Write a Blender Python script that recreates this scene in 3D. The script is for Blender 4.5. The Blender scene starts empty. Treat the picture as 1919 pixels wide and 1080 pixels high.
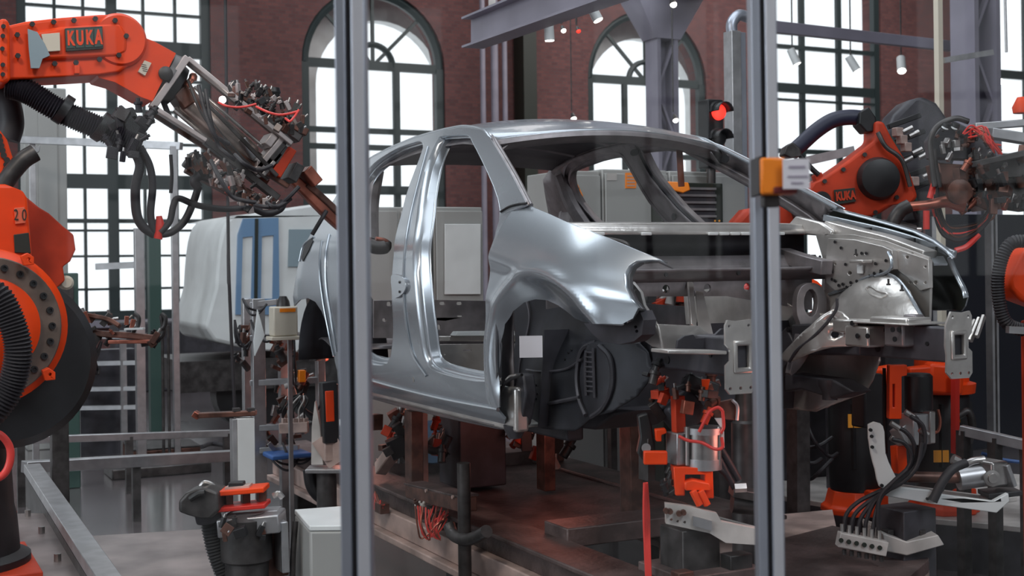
import bpy, bmesh, math, random
from mathutils import Vector, Matrix
from mathutils.geometry import tessellate_polygon, delaunay_2d_cdt
random.seed(7)
SC = bpy.context.scene
COL = SC.collection
PI = math.pi
# ---------------------------------------------------------------- camera, world, lights, exposure
FPX = 2400.0; YAW = math.radians(26.8); ROLL = .0125; CAMZ = 1.6; HOR = 494.0; CX = 959.5
cd = bpy.data.cameras.new('camera'); cam = bpy.data.objects.new('camera', cd); COL.objects.link(cam)
FW = Vector((math.sin(YAW), math.cos(YAW), 0)); RT = Vector((math.cos(YAW), -math.sin(YAW), 0)); CO = Vector((0, 0, CAMZ)); CR, SR = math.cos(ROLL), math.sin(ROLL)
_r = RT*CR-Vector((0, 0, SR)); _u = Vector((0, 0, CR))+RT*SR
cam.location = CO; cam.rotation_euler = Matrix((_r, _u, -FW)).transposed().to_euler()
cd.sensor_width = 36.0; cd.lens = 36.0*FPX/1919.0; cd.shift_y = -(540.0-HOR)/1919.0; cd.shift_x = (540.0-HOR)*.0125/1919.0
cd.clip_start = .05; cd.clip_end = 200
cd.dof.use_dof = True; cd.dof.focus_distance = 5.3; cd.dof.aperture_fstop = 4.8
SC.camera = cam
SC.view_settings.view_transform = 'Standard'; SC.view_settings.look = 'None'
SC.view_settings.exposure = 0.0; SC.view_settings.gamma = 1.0; SC.view_settings.use_curve_mapping = False
SC.cycles.use_denoising = True
SC.cycles.max_bounces = 8; SC.cycles.transparent_max_bounces = 24
SC.cycles.sample_clamp_indirect = 4.0
w = bpy.data.worlds.new('sky'); SC.world = w; w.use_nodes = True
bg = w.node_tree.nodes['Background']; bg.inputs[0].default_value = (.93, .97, 1.0, 1); bg.inputs[1].default_value = 1.25

def light(name, kind, loc, energy, color, size=1, sy=None, to=None, spot=None):
    l = bpy.data.lights.new(name, kind); l.energy = energy; l.color = color
    if kind == 'AREA':
        l.size = size
        if sy: l.shape = 'RECTANGLE'; l.size_y = sy
    elif kind in ('POINT', 'SPOT'): l.shadow_soft_size = size
    if spot: l.spot_size = math.radians(spot); l.spot_blend = .6
    o = bpy.data.objects.new(name, l); COL.objects.link(o); o.location = loc
    if to is not None:
        o.rotation_euler = (Vector(to)-Vector(loc)).to_track_quat('-Z', 'Y').to_euler()
    return o
light('roof_light', 'AREA', (3.5, 6.5, 9.0), 420, (.9, .95, 1), 5, 9, to=(3.5, 6.5, 0))  # added soft fill over the car, no opening in the ceiling here
light('roof_light_far', 'AREA', (14, 17, 10.5), 1500, (1, .93, .9), 14, 10, to=(12, 24, 0))  # added fill that lifts the distant brick wall
light('window_light', 'AREA', (-9.3, 4.0, 5.0), 520, (.86, .94, 1), 4, 7, to=(2.4, 5.2, 1.4))  # added area light for highlights on the silver panels
light('window_light_front', 'AREA', (3.5, -5.5, 9.6), 560, (.9, .95, 1), 4, 4, to=(3.2, 5, 1.5))  # added fill hung high behind the camera, clear of any window
light('ceiling_spot_light', 'AREA', (-1.2, 2.2, 5.2), 95, (1, .90, .80), .8, to=(.7, 5.6, 1.9))
light('skylight', 'AREA', (-1.8, 11.5, 11.2), 420, (.9, .96, 1), 7, 3.5, to=(-1.0, 10.5, 0))  # added light, gives the wing shoulder a bright strip to reflect
light('red_work_lamp', 'POINT', (2.9, 5.3, .80), 1.6, (1, .28, .2), .15)
light('red_work_lamp_rear', 'POINT', (2.6, 7.3, .85), 5, (1, .35, .25), .15)
light('red_work_lamp_front', 'POINT', (2.75, 3.35, 1.0), 1.6, (1, .3, .22), .1)

# ---------------------------------------------------------------- pixel rays of the 1919x1080 frame
def ray(px, py):
    X = px-CX; Y = py-540
    return FW + RT*((X*CR-Y*SR)/FPX) - Vector((0, 0, (X*SR+Y*CR-(HOR-540))/FPX))
def aD(px, py, d): return CO + ray(px, py)*d
def aU(px, py, u): r = ray(px, py); return CO + r*(u/r.x)
def aV(px, py, v): r = ray(px, py); return CO + r*(v/r.y)
def aZ(px, py, z): r = ray(px, py); return CO + r*((z-CAMZ)/r.z)
# ---------------------------------------------------------------- materials
def mat(name, col, rough=.5, metal=0, noise=0, nscale=8, col2=None, bump=0, bscale=40, coat=0, emit=None, es=0, spec=None):
    m = bpy.data.materials.new(name); m.use_nodes = True; nt = m.node_tree; b = nt.nodes['Principled BSDF']
    b.inputs['Base Color'].default_value = (*col, 1); b.inputs['Roughness'].default_value = rough; b.inputs['Metallic'].default_value = metal
    if coat: b.inputs['Coat Weight'].default_value = coat; b.inputs['Coat Roughness'].default_value = .08
    if emit: b.inputs['Emission Color'].default_value = (*emit, 1); b.inputs['Emission Strength'].default_value = es
    if spec is not None: b.inputs['Specular IOR Level'].default_value = spec
    if noise or bump:
        tc = nt.nodes.new('ShaderNodeTexCoord')
        if noise:
            n = nt.nodes.new('ShaderNodeTexNoise'); n.inputs['Scale'].default_value = nscale; n.inputs['Detail'].default_value = 6
            nt.links.new(tc.outputs['Object'], n.inputs['Vector'])
            r = nt.nodes.new('ShaderNodeValToRGB'); c2 = col2 or tuple(min(1, c*(1+noise)) for c in col)
            c1 = col if col2 else tuple(c*(1-noise) for c in col)
            r.color_ramp.elements[0].color = (*c1, 1); r.color_ramp.elements[1].color = (*c2, 1)
            r.color_ramp.elements[0].position = .38; r.color_ramp.elements[1].position = .66
            nt.links.new(n.outputs['Fac'], r.inputs['Fac']); nt.links.new(r.outputs['Color'], b.inputs['Base Color'])
        if bump:
            n = nt.nodes.new('ShaderNodeTexNoise'); n.inputs['Scale'].default_value = bscale; n.inputs['Detail'].default_value = 4
            nt.links.new(tc.outputs['Object'], n.inputs['Vector'])
            bp = nt.nodes.new('ShaderNodeBump'); bp.inputs['Strength'].default_value = bump; bp.inputs['Distance'].default_value = .02
            nt.links.new(n.outputs['Fac'], bp.inputs['Height']); nt.links.new(bp.outputs['Normal'], b.inputs['Normal'])
    return m
M = dict(
 orange=mat('orange_paint', (.80, .058, .005), .42, 0, .10, 5, spec=.35),
 orange2=mat('dusty_orange_paint', (.50, .045, .015), .5, 0, .2, 6, spec=.3),
 silver=mat('silver_body_panel', (.375, .41, .45), .26, .62, .03, 3, coat=.4),
 inner=mat('inner_body_steel', (.26, .24, .25), .42, .55, .25, 9),
 galv=mat('galvanised_panel', (.60, .575, .555), .30, .7, .2, 5, bump=.12, bscale=22),
 under=mat('dark_primer_steel', (.06, .058, .068), .5, .3, .35, 6),
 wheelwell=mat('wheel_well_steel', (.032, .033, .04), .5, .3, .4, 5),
 alu=mat('brushed_aluminium', (.44, .44, .455), .38, .8, .12, 14),
 post=mat('anodised_aluminium', (.40, .43, .50), .38, .7, .05, 6),
 postl=mat('pale_anodised_aluminium', (.62, .63, .68), .42, .5, .04, 6),
 steel=mat('machined_steel', (.45, .43, .42), .3, .9, .2, 12),
 dsteel=mat('dark_steel', (.07, .065, .065), .45, .6, .4, 12),
 brown=mat('oily_brown_steel', (.13, .06, .045), .45, .5, .5, 12),
 copper=mat('copper_arm', (.38, .13, .09), .35, .8, .35, 9),
 black=mat('black_plastic', (.012, .012, .014), .45, 0, .3, 9),
 rubber=mat('black_rubber', (.02, .018, .022), .55),
 navy=mat('navy_hose', (.018, .02, .045), .5),
 pack=mat('black_violet_hose', (.012, .010, .016), .5),
 brick=None, floor=None,
 frame=mat('dark_green_window_frame', (.018, .03, .032), .5),
 white=mat('white_paint', (.66, .68, .68), .5, 0, .06, 5),
 offwhite=mat('worn_white_paint', (.50, .47, .45), .5, .1, .2, 7),
 cream=mat('cream_plastic', (.62, .56, .46), .5),
 cab=mat('cabinet_grey', (.33, .33, .32), .5, .1, .05, 2),
 purple=mat('grey_violet_steel_paint', (.25, .235, .29), .5, .1, .1, 3),
 plate=mat('scratched_steel_plate', (.36, .30, .29), .38, .75, .3, 3, bump=.1, bscale=12),
 rail=mat('worn_fixture_steel', (.12, .088, .084), .5, .4, .5, 5, bump=.2),
 railp=mat('worn_pink_white_paint', (.50, .37, .33), .5, .1, .3, 6),
 red=mat('red_plastic', (.62, .03, .02), .4),
 redcable=mat('red_cable', (.75, .06, .05), .4),
 blue=mat('blue_plastic', (.04, .12, .35), .45),
 lblue=mat('light_blue_vehicle_paint', (.16, .28, .45), .35, .2),
 green=mat('dark_green_paint', (.03, .07, .06), .5),
 gun=mat('warm_tool_steel', (.40, .33, .30), .32, .8, .25, 10),  # brownish tint holds the warm light around the left gun
 pinkalu=mat('worn_tool_aluminium', (.50, .44, .43), .4, .6, .15, 10),  # pinkish tint holds the same warm light, put into the colour
 linegrey=mat('faint_violet_print', (.34, .30, .38), .8), dred=mat('dark_red_plastic', (.12, .008, .008), .4), numl=mat('faded_orange_label', (.72, .14, .07), .5),
 ring=mat('worn_ring_steel', (.16, .12, .10), .5, .4, .25, 9),
 navyp=mat('dark_blue_panel', (.010, .012, .02), .6),
 signo=mat('orange_sign_plastic', (.9, .24, .01), .4),
 paper=mat('white_paper', (.72, .70, .75), .7),
 yellow=mat('yellow_label', (.85, .35, .03), .5),
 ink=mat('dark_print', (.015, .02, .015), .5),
 glass_dark=mat('tinted_glass', (.25, .32, .36), .08, 0),
 lamp=mat('lit_lamp', (1, 1, 1), .5, emit=(1, .92, .82), es=9),
 lampr=mat('lit_red_lamp', (1, .1, .05), .5, emit=(1, .03, .02), es=1.6),
 ceil=mat('dark_ceiling', (.12, .11, .12), .8),
)
def brickmat():
    m = bpy.data.materials.new('red_brick'); m.use_nodes = True; nt = m.node_tree; b = nt.nodes['Principled BSDF']
    tc = nt.nodes.new('ShaderNodeTexCoord'); mp = nt.nodes.new('ShaderNodeMapping'); mp.inputs['Rotation'].default_value = (PI/2, 0, 0)
    br = nt.nodes.new('ShaderNodeTexBrick'); br.inputs['Scale'].default_value = 4.2
    br.inputs['Color1'].default_value = (.15, .058, .055, 1); br.inputs['Color2'].default_value = (.10, .042, .043, 1); br.inputs['Mortar'].default_value = (.085, .06, .062, 1)
    br.inputs['Mortar Size'].default_value = .018
    n = nt.nodes.new('ShaderNodeTexNoise'); n.inputs['Scale'].default_value = .6; n.inputs['Detail'].default_value = 5
    mx = nt.nodes.new('ShaderNodeMixRGB'); mx.blend_type = 'OVERLAY'; mx.inputs[0].default_value = .5
    nt.links.new(tc.outputs['Object'], mp.inputs[0]); nt.links.new(mp.outputs[0], br.inputs['Vector']); nt.links.new(tc.outputs['Object'], n.inputs['Vector'])
    nt.links.new(br.outputs['Color'], mx.inputs[1]); nt.links.new(n.outputs['Fac'], mx.inputs[2]); nt.links.new(mx.outputs[0], b.inputs['Base Color'])
    b.inputs['Roughness'].default_value = .85
    return m
M['brick'] = brickmat()
def floormat():
    m = bpy.data.materials.new('sealed_concrete_floor'); m.use_nodes = True; nt = m.node_tree; b = nt.nodes['Principled BSDF']
    tc = nt.nodes.new('ShaderNodeTexCoord'); n = nt.nodes.new('ShaderNodeTexNoise'); n.inputs['Scale'].default_value = .7; n.inputs['Detail'].default_value = 8
    r = nt.nodes.new('ShaderNodeValToRGB'); r.color_ramp.elements[0].color = (.045, .038, .04, 1); r.color_ramp.elements[1].color = (.15, .13, .135, 1)
    nt.links.new(tc.outputs['Object'], n.inputs['Vector']); nt.links.new(n.outputs['Fac'], r.inputs[0]); nt.links.new(r.outputs[0], b.inputs['Base Color'])
    r2 = nt.nodes.new('ShaderNodeMapRange'); r2.inputs[3].default_value = .12; r2.inputs[4].default_value = .34
    nt.links.new(n.outputs['Fac'], r2.inputs[0]); nt.links.new(r2.outputs[0], b.inputs['Roughness'])
    b.inputs['Coat Weight'].default_value = .8; b.inputs['Coat Roughness'].default_value = .16; b.inputs['Coat IOR'].default_value = 1.6
    return m
M['floor'] = floormat()
def glassmat():
    m = bpy.data.materials.new('clear_fence_glazing'); m.use_nodes = True; nt = m.node_tree
    for n in list(nt.nodes): nt.nodes.remove(n)
    o = nt.nodes.new('ShaderNodeOutputMaterial'); t = nt.nodes.new('ShaderNodeBsdfTransparent'); g = nt.nodes.new('ShaderNodeBsdfGlossy')
    g.inputs['Roughness'].default_value = .02; t.inputs[0].default_value = (.97, .98, .985, 1)
    f = nt.nodes.new('ShaderNodeFresnel'); f.inputs[0].default_value = 1.22; mx = nt.nodes.new('ShaderNodeMixShader')
    nt.links.new(f.outputs[0], mx.inputs[0]); nt.links.new(t.outputs[0], mx.inputs[1]); nt.links.new(g.outputs[0], mx.inputs[2]); nt.links.new(mx.outputs[0], o.inputs[0])
    return m
M['glass'] = glassmat()
# ---------------------------------------------------------------- mesh builder
def orth(d):
    d = d.normalized(); a = Vector((0, 0, 1)) if abs(d.z) < .9 else Vector((1, 0, 0))
    x = a.cross(d).normalized(); return x, d.cross(x).normalized(), d
def smoothpts(pts, n=6):
    pts = [Vector(p) for p in pts]
    if len(pts) < 3: return pts
    out = []; P = [pts[0]*2-pts[1]] + pts + [pts[-1]*2-pts[-2]]
    for i in range(1, len(P)-2):
        a, b, c, d = P[i-1:i+3]
        for k in range(n):
            t = k/n
            out.append(.5*((2*b)+(c-a)*t+(2*a-5*b+4*c-d)*t*t+(3*b-3*c+d-a)*t**3))
    out.append(pts[-1]); return out
class MB:
    def __init__(s): s.v = []; s.f = []
    def add(s, vs, fs):
        o = len(s.v); s.v += [Vector(v) for v in vs]; s.f += [tuple(i+o for i in f) for f in fs]; return s
    def hexa(s, p):      # 8 points: bottom 4, top 4
        return s.add(p, [(3, 2, 1, 0), (4, 5, 6, 7), (0, 1, 5, 4), (1, 2, 6, 5), (2, 3, 7, 6), (3, 0, 4, 7)])
    def box(s, c, sz, rz=0, R=None):
        c = Vector(c); hx, hy, hz = [q/2 for q in sz]
        R = R or Matrix.Rotation(rz, 3, 'Z')
        return s.hexa([c+R@Vector(q) for q in ((-hx, -hy, -hz), (hx, -hy, -hz), (hx, hy, -hz), (-hx, hy, -hz), (-hx, -hy, hz), (hx, -hy, hz), (hx, hy, hz), (-hx, hy, hz))])
    def bar(s, a, b, wd, ht, up=(0, 0, 1)):   # rectangular bar a->b; wd sideways, ht along up
        a = Vector(a); b = Vector(b); d = (b-a).normalized(); u = Vector(up)
        sd = d.cross(u)
        if sd.length < 1e-4: sd = d.cross(Vector((1, 0, 0)))
        sd.normalize(); u = sd.cross(d).normalized(); x = sd*wd/2; y = u*ht/2
        return s.hexa([a-x-y, a+x-y, b+x-y, b-x-y, a-x+y, a+x+y, b+x+y, b-x+y])
    def cyl(s, a, b, r, r2=None, n=16, cap=True):
        a = Vector(a); b = Vector(b); r2 = r if r2 is None else r2; x, y, d = orth(b-a)
        o = [x*math.cos(2*PI*i/n)+y*math.sin(2*PI*i/n) for i in range(n)]
        vs = [a+q*r for q in o]+[b+q*r2 for q in o]; fs = [(i, (i+1) % n, (i+1) % n+n, i+n) for i in range(n)]
        if cap: fs += [tuple(range(n-1, -1, -1)), tuple(range(n, 2*n))]
        return s.add(vs, fs)
    def lathe(s, a, axis, prof, n=32):        # prof: (distance along axis, radius)
        a = Vector(a); x, y, d = orth(Vector(axis)); vs = []; fs = []
        for (t, r) in prof:
            for i in range(n):
                q = 2*PI*i/n; vs.append(a+d*t+(x*math.cos(q)+y*math.sin(q))*r)
        for k in range(len(prof)-1):
            for i in range(n):
                j = (i+1) % n; fs.append((k*n+i, k*n+j, (k+1)*n+j, (k+1)*n+i))
        fs.append(tuple(range(n-1, -1, -1))); fs.append(tuple((len(prof)-1)*n+i for i in range(n)))
        return s.add(vs, fs)
    def tube(s, pts, r, n=10, sm=6, rib=0, radii=None):
        base = [Vector(p) for p in pts]
        P = smoothpts(base, sm) if sm else base
        if rib:                                # corrugated hose
            L = [0]
            for i in range(1, len(P)): L.append(L[-1]+(P[i]-P[i-1]).length)
            m = max(4, int(L[-1]/rib)*2); Q = []; j = 0
            for k in range(m+1):
                t = L[-1]*k/m
                while j < len(L)-2 and L[j+1] < t: j += 1
                q = (t-L[j])/max(1e-6, L[j+1]-L[j]); Q.append(P[j].lerp(P[j+1], q))
            P = Q
        vs = []; fs = []; N = len(P); x = None
        for i, p in enumerate(P):
            d = (P[min(i+1, N-1)]-P[max(i-1, 0)]).normalized()
            if x is None: x, y, _ = orth(d)
            else:
                x = (x-d*x.dot(d))
                if x.length < 1e-5: x, y, _ = orth(d)
                x.normalize(); y = d.cross(x)
            rr = r
            if radii: t = i/(N-1)*(len(radii)-1); k = min(int(t), len(radii)-2); rr = radii[k]*(1-(t-k))+radii[k+1]*(t-k)
            if rib: rr = rr*(1.0 if i % 2 else .84)
            for k in range(n):
                q = 2*PI*k/n; vs.append(p+(x*math.cos(q)+y*math.sin(q))*rr)
        for i in range(N-1):
            for k in range(n):
                j = (k+1) % n; fs.append((i*n+k, i*n+j, (i+1)*n+j, (i+1)*n+k))
        fs.append(tuple(range(n-1, -1, -1))); fs.append(tuple((N-1)*n+k for k in range(n)))
        return s.add(vs, fs)
    def sweep(s, pts, wd, ht, side=(1, 0, 0), sm=5):   # rectangular section swept along a smooth path
        P = smoothpts(pts, sm); N = len(P); sd = Vector(side).normalized(); vs = []; fs = []
        for i, p in enumerate(P):
            d = (P[min(i+1, N-1)]-P[max(i-1, 0)]).normalized(); x = (sd-d*sd.dot(d)).normalized(); y = d.cross(x)
            vs += [p-x*wd/2-y*ht/2, p+x*wd/2-y*ht/2, p+x*wd/2+y*ht/2, p-x*wd/2+y*ht/2]
        for i in range(N-1):
            for k in range(4): j = (k+1) % 4; fs.append((i*4+k, i*4+j, (i+1)*4+j, (i+1)*4+k))
        fs += [(3, 2, 1, 0), tuple((N-1)*4+k for k in range(4))]
        return s.add(vs, fs)
    def prism(s, pts, ext, holes=()):          # planar polygon of 3D points extruded by vector ext
        loops = [[Vector(p) for p in pts]]+[[Vector(p) for p in h] for h in holes]; ext = Vector(ext)
        tris = tessellate_polygon(loops); flat = [p for l in loops for p in l]; n = len(flat)
        nrm = Vector((0, 0, 0))
        vs = flat+[p+ext for p in flat]; fs = []
        for t in tris:
            a, b, c = [flat[i] for i in t]
            if (b-a).cross(c-a).dot(ext) > 0: t = (t[0], t[2], t[1])
            fs.append(tuple(t)); fs.append((t[2]+n, t[1]+n, t[0]+n))
        o = 0
        for l in loops:
            k = len(l)
            for i in range(k): j = (i+1) % k; fs.append((o+i, o+j, o+j+n, o+i+n))
            o += k
        return s.add(vs, fs)
    def ball(s, c, r, n=12, sc=(1, 1, 1)):
        c = Vector(c); vs = []; fs = []; m = n//2+1
        for i in range(m+1):
            t = PI*i/m
            for k in range(n): q = 2*PI*k/n; vs.append(c+Vector((r*sc[0]*math.sin(t)*math.cos(q), r*sc[1]*math.sin(t)*math.sin(q), r*sc[2]*math.cos(t))))
        for i in range(m):
            for k in range(n): j = (k+1) % n; fs.append((i*n+k, (i+1)*n+k, (i+1)*n+j, i*n+j))
        return s.add(vs, fs)
    def build(s, name, m, parent=None, bevel=0, smooth=True, seg=2, solid=0, sharp=38, recalc=True):
        me = bpy.data.meshes.new(name)
        lo = Vector((min(v.x for v in s.v), min(v.y for v in s.v), min(v.z for v in s.v)))
        hi = Vector((max(v.x for v in s.v), max(v.y for v in s.v), max(v.z for v in s.v)))
        o0 = Vector(((lo.x+hi.x)/2, (lo.y+hi.y)/2, lo.z))
        me.from_pydata([v-o0 for v in s.v], [], s.f)
        bm = bmesh.new(); bm.from_mesh(me)
        bmesh.ops.remove_doubles(bm, verts=bm.verts, dist=1e-5)
        if recalc: bmesh.ops.recalc_face_normals(bm, faces=bm.faces)
        if smooth:
            for f in bm.faces: f.smooth = True
            lim = math.radians(sharp)
            for e in bm.edges:
                if len(e.link_faces) == 2 and e.calc_face_angle(0) > lim: e.smooth = False
        bm.to_mesh(me); bm.free()
        me.materials.append(M[m] if isinstance(m, str) else m)
        o = bpy.data.objects.new(name, me); COL.objects.link(o)
        if parent is not None:
            o.parent = parent; o.location = o0-world_loc(parent)
        else: o.location = o0
        if solid:
            q = o.modifiers.new('solid', 'SOLIDIFY'); q.thickness = solid; q.offset = 0
        if bevel:
            q = o.modifiers.new('bevel', 'BEVEL'); q.width = bevel; q.segments = seg; q.limit_method = 'ANGLE'; q.angle_limit = math.radians(40)
        return o
def world_loc(o):
    p = Vector(o.location)
    while o.parent: o = o.parent; p += o.location
    return p
def thing(name, label, cat, loc, group=None):
    o = bpy.data.objects.new(name, None); COL.objects.link(o); o.location = loc; o.empty_display_size = .1
    o['label'] = label; o['category'] = cat
    if group: o['group'] = group
    return o
def tag(o, label, cat, group=None):
    o['label'] = label; o['category'] = cat
    if group: o['group'] = group
    return o
def struct(o): o['kind'] = 'structure'; return o
def dup(o, dloc, label, parent=None):
    c = o.copy(); COL.objects.link(c)
    if parent is None: c.location = Vector(o.location)+Vector(dloc); c['label'] = label
    else: c.parent = parent
    for ch in list(o.children): dup(ch, None, None, c)
    return c
def text(name, s, p, right, up, size, m, parent, depth=.002, bold=0, sx=1):
    cu = bpy.data.curves.new(name, 'FONT'); cu.body = s; cu.size = size; cu.extrude = depth; cu.align_x = 'CENTER'; cu.align_y = 'CENTER'; cu.offset = bold
    t = bpy.data.objects.new(name, cu); COL.objects.link(t)
    dg = bpy.context.evaluated_depsgraph_get(); me = bpy.data.meshes.new_from_object(t.evaluated_get(dg))
    bpy.data.objects.remove(t); bpy.data.curves.remove(cu)
    right = Vector(right).normalized(); up = Vector(up); up = (up-right*up.dot(right)).normalized(); nn = right.cross(up)
    for v in me.vertices: q = v.co.copy(); v.co = right*q.x*sx+up*q.y+nn*q.z
    me.materials.clear(); me.materials.append(M[m]); me.name = name
    o = bpy.data.objects.new(name, me); COL.objects.link(o)
    o.parent = parent; o.location = Vector(p)-world_loc(parent)
    return o
def inpoly(x, y, P):
    c = False; n = len(P); j = n-1
    for i in range(n):
        if (P[i][1] > y) != (P[j][1] > y) and x < (P[j][0]-P[i][0])*(y-P[i][1])/(P[j][1]-P[i][1])+P[i][0]: c = not c
        j = i
    return c
def dens(P, step, closed=True):
    out = []; n = len(P)
    for i in range(n if closed else n-1):
        a = Vector(P[i][:2]); b = Vector(P[(i+1) % n][:2]); k = max(1, int((b-a).length/step))
        for q in range(k): out.append(a.lerp(b, q/k))
    if not closed: out.append(Vector(P[-1][:2]))
    return out
def curve2(P, n=4, closed=True):
    P = [Vector((p[0], p[1], 0)) for p in P]
    if closed:
        m = len(P); out = []
        for i in range(m):
            a, b, c, d = P[i-1], P[i], P[(i+1) % m], P[(i+2) % m]
            for k in range(n): t = k/n; out.append(.5*((2*b)+(c-a)*t+(2*a-5*b+4*c-d)*t*t+(3*b-3*c+d-a)*t**3))
        return [(p.x, p.y) for p in out]
    return [(p.x, p.y) for p in smoothpts(P, n)]
def sheet(mb, outline, holes, fmap, step):
    """curved sheet: region outline minus holes of a 2D chart, mapped by fmap(a, b) -> Vector"""
    loops = [dens(outline, step)]+[dens(h, step*.6) for h in holes]
    vs = []; es = []
    for l in loops:
        o = len(vs); vs += l; es += [(o+i, o+(i+1) % len(l)) for i in range(len(l))]
    x0 = min(v.x for v in loops[0]); x1 = max(v.x for v in loops[0]); y0 = min(v.y for v in loops[0]); y1 = max(v.y for v in loops[0])
    nb = list(vs); x = x0+step/2
    while x < x1:
        y = y0+step/2
        while y < y1:
            if inpoly(x, y, loops[0]) and not any(inpoly(x, y, h) for h in loops[1:]) and min((x-b.x)**2+(y-b.y)**2 for b in nb) > (step*.45)**2:
                vs.append(Vector((x, y)))
            y += step
        x += step
    V2, _, F, _, _, _ = delaunay_2d_cdt(vs, es, [], 0, 1e-6)
    fs = []
    for f in F:
        cx = sum(V2[i].x for i in f)/len(f); cy = sum(V2[i].y for i in f)/len(f)
        if inpoly(cx, cy, loops[0]) and not any(inpoly(cx, cy, h) for h in loops[1:]): fs.append(tuple(f))
    mb.chart = [(v.x, v.y) for v in V2]
    return mb.add([fmap(v.x, v.y) for v in V2], fs)
def parts(mb, name, m, parent, **k):
    """one mesh object per connected piece"""
    n = len(mb.v); r = list(range(n))
    def fd(i):
        while r[i] != i: r[i] = r[r[i]]; i = r[i]
        return i
    for f in mb.f:
        for i in f[1:]: r[fd(i)] = fd(f[0])
    g = {}
    for i in range(n): g.setdefault(fd(i), []).append(i)
    fs = {}
    for f in mb.f: fs.setdefault(fd(f[0]), []).append(f)
    for q, ids in g.items():
        mp = {j: t for t, j in enumerate(ids)}; o = MB(); o.v = [mb.v[j] for j in ids]; o.f = [tuple(mp[j] for j in f) for f in fs.get(q, [])]; o.build(name, m, parent, **k)
def circ(cx, cy, r, n=12, ry=None): ry = ry or r; return [(cx+r*math.cos(2*PI*i/n), cy+ry*math.sin(2*PI*i/n)) for i in range(n)]
def skin(mb, fmap, chartpts, thick, outx, name, m, parent, mir=None, inner=None):
    """curved panel with exact surface normals, a second inner face and a closed rim; outx = sign of the outward X direction"""
    vs = list(mb.v); ns = []; e = .002
    for (a, b) in chartpts:
        n = (fmap(a+e, b)-fmap(a-e, b)).cross(fmap(a, b+e)-fmap(a, b-e)).normalized()
        if n.x*outx < 0: n = -n
        ns.append(n)
    if mir is not None:
        vs = [Vector((2*mir-v.x, v.y, v.z)) for v in vs]; ns = [Vector((-n.x, n.y, n.z)) for n in ns]; outx = -outx
    F = []
    for f in mb.f:
        g = (vs[f[1]]-vs[f[0]]).cross(vs[f[2]]-vs[f[0]]); avg = sum((ns[i] for i in f), Vector())
        F.append(tuple(f) if g.dot(avg) > 0 else tuple(reversed(f)))
    N = len(vs); cnt = {}
    for f in F:
        for i in range(len(f)): cnt[(f[i], f[(i+1) % len(f)])] = 1
    bd = [(a, b) for (a, b) in cnt if (b, a) not in cnt]
    V = vs+[v-n*thick for v, n in zip(vs, ns)]
    faces = list(F)+[tuple(i+N for i in reversed(f)) for f in F]+[(b, a, a+N, b+N) for a, b in bd]
    o0 = Vector((sum(v.x for v in vs)/N, sum(v.y for v in vs)/N, min(v.z for v in vs)))
    me = bpy.data.meshes.new(name); me.from_pydata([v-o0 for v in V], [], faces)
    me.polygons.foreach_set('use_smooth', [True]*len(faces)); me.update()
    ln = []; nf = len(F)
    for k, p in enumerate(me.polygons):
        for vi in p.vertices:
            ln.append(ns[vi] if k < nf else (-ns[vi-N] if k < 2*nf else p.normal))
    me.normals_split_custom_set([tuple(n) for n in ln])
    me.materials.append(M[m])
    if inner:
        me.materials.append(M[inner])
        for p in me.polygons[nf:2*nf]: p.material_index = 1
    o = bpy.data.objects.new(name, me); COL.objects.link(o); o.parent = parent; o.location = o0-world_loc(parent)
    return o
# ================================================================ the hall
WV = 22.0; ZC = 11.5; UL, UR = -10.0, 31.0; VF = -14.0
MB().box(((UL+UR)/2, (VF+WV)/2, -.1), (UR-UL+1, WV-VF+1, .2)).build('floor', 'floor', smooth=False)['kind'] = 'structure'
MB().box(((UL+UR)/2, (VF+WV)/2, ZC+.15), (UR-UL+1, WV-VF+1, .3)).build('ceiling', 'ceil', smooth=False)['kind'] = 'structure'
LW = [(-6, -2.8), (-1, 2.2), (4, 7.2), (9, 12.2), (14, 17.2), (18.6, 21.4)]  # unseen windows, added as bright shapes for the car side to mirror
MB().prism([(UL, VF, 0), (UL, WV, 0), (UL, WV, ZC), (UL, VF, ZC)], (-.5, 0, 0), [[(UL, y0, 1.2), (UL, y1, 1.2), (UL, y1, 9.2), (UL, y0, 9.2)] for y0, y1 in LW]).build('wall_left', 'brick', smooth=False)['kind'] = 'structure'
for i, (y0, y1) in enumerate(LW):
    mb = MB()
    for t in (0, .33, .66, 1): mb.box((UL-.3, y0+(y1-y0)*t, 5.2), (.08, .12, 8))
    for z in (1.2, 2.8, 4.4, 6, 7.6, 9.2): mb.box((UL-.3, (y0+y1)/2, z), (.08, y1-y0, .12))
    mb.build('window_%d' % (20+i), 'frame', smooth=False)['kind'] = 'structure'
MB().box((UR+.25, (VF+WV)/2, ZC/2), (.5, WV-VF+1, ZC)).build('wall_right', 'brick', smooth=False)['kind'] = 'structure'
def wx(px): return aV(px, 500, WV).x
def wz(px, py): return aV(px, py, WV).z
def rectw(x0, x1, z0, z1): return [(x0, z0), (x1, z0), (x1, z1), (x0, z1)]
def archw(x0, x1, z0, zs, n=20):
    r = (x1-x0)/2; c = (x0+x1)/2
    return [(x0, z0), (x1, z0)]+[(c+r*math.cos(PI*i/n), zs+r*math.sin(PI*i/n)) for i in range(n+1)]
W1 = (wx(36), wx(400), wz(218, 600), ZC-2.2)
A1 = (wx(570), wx(838), wz(700, 600), wz(705, 122)); A2 = (wx(1106), wx(1328), wz(1200, 600), wz(1217, 152))
W4 = (wx(1446), wx(1656), wz(1550, 600), ZC-2.2)
W5 = (W4[1]+3.2, W4[1]+6.2, W4[2], ZC-2.2); W0 = (W1[0]-4.4, W1[0]-1.2, W1[2], ZC-2.2); W00 = (W1[0]-8.8, W1[0]-5.6, W1[2], ZC-2.2)  # W0 and W00 lie out of view, added for reflections on the wing
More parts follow.
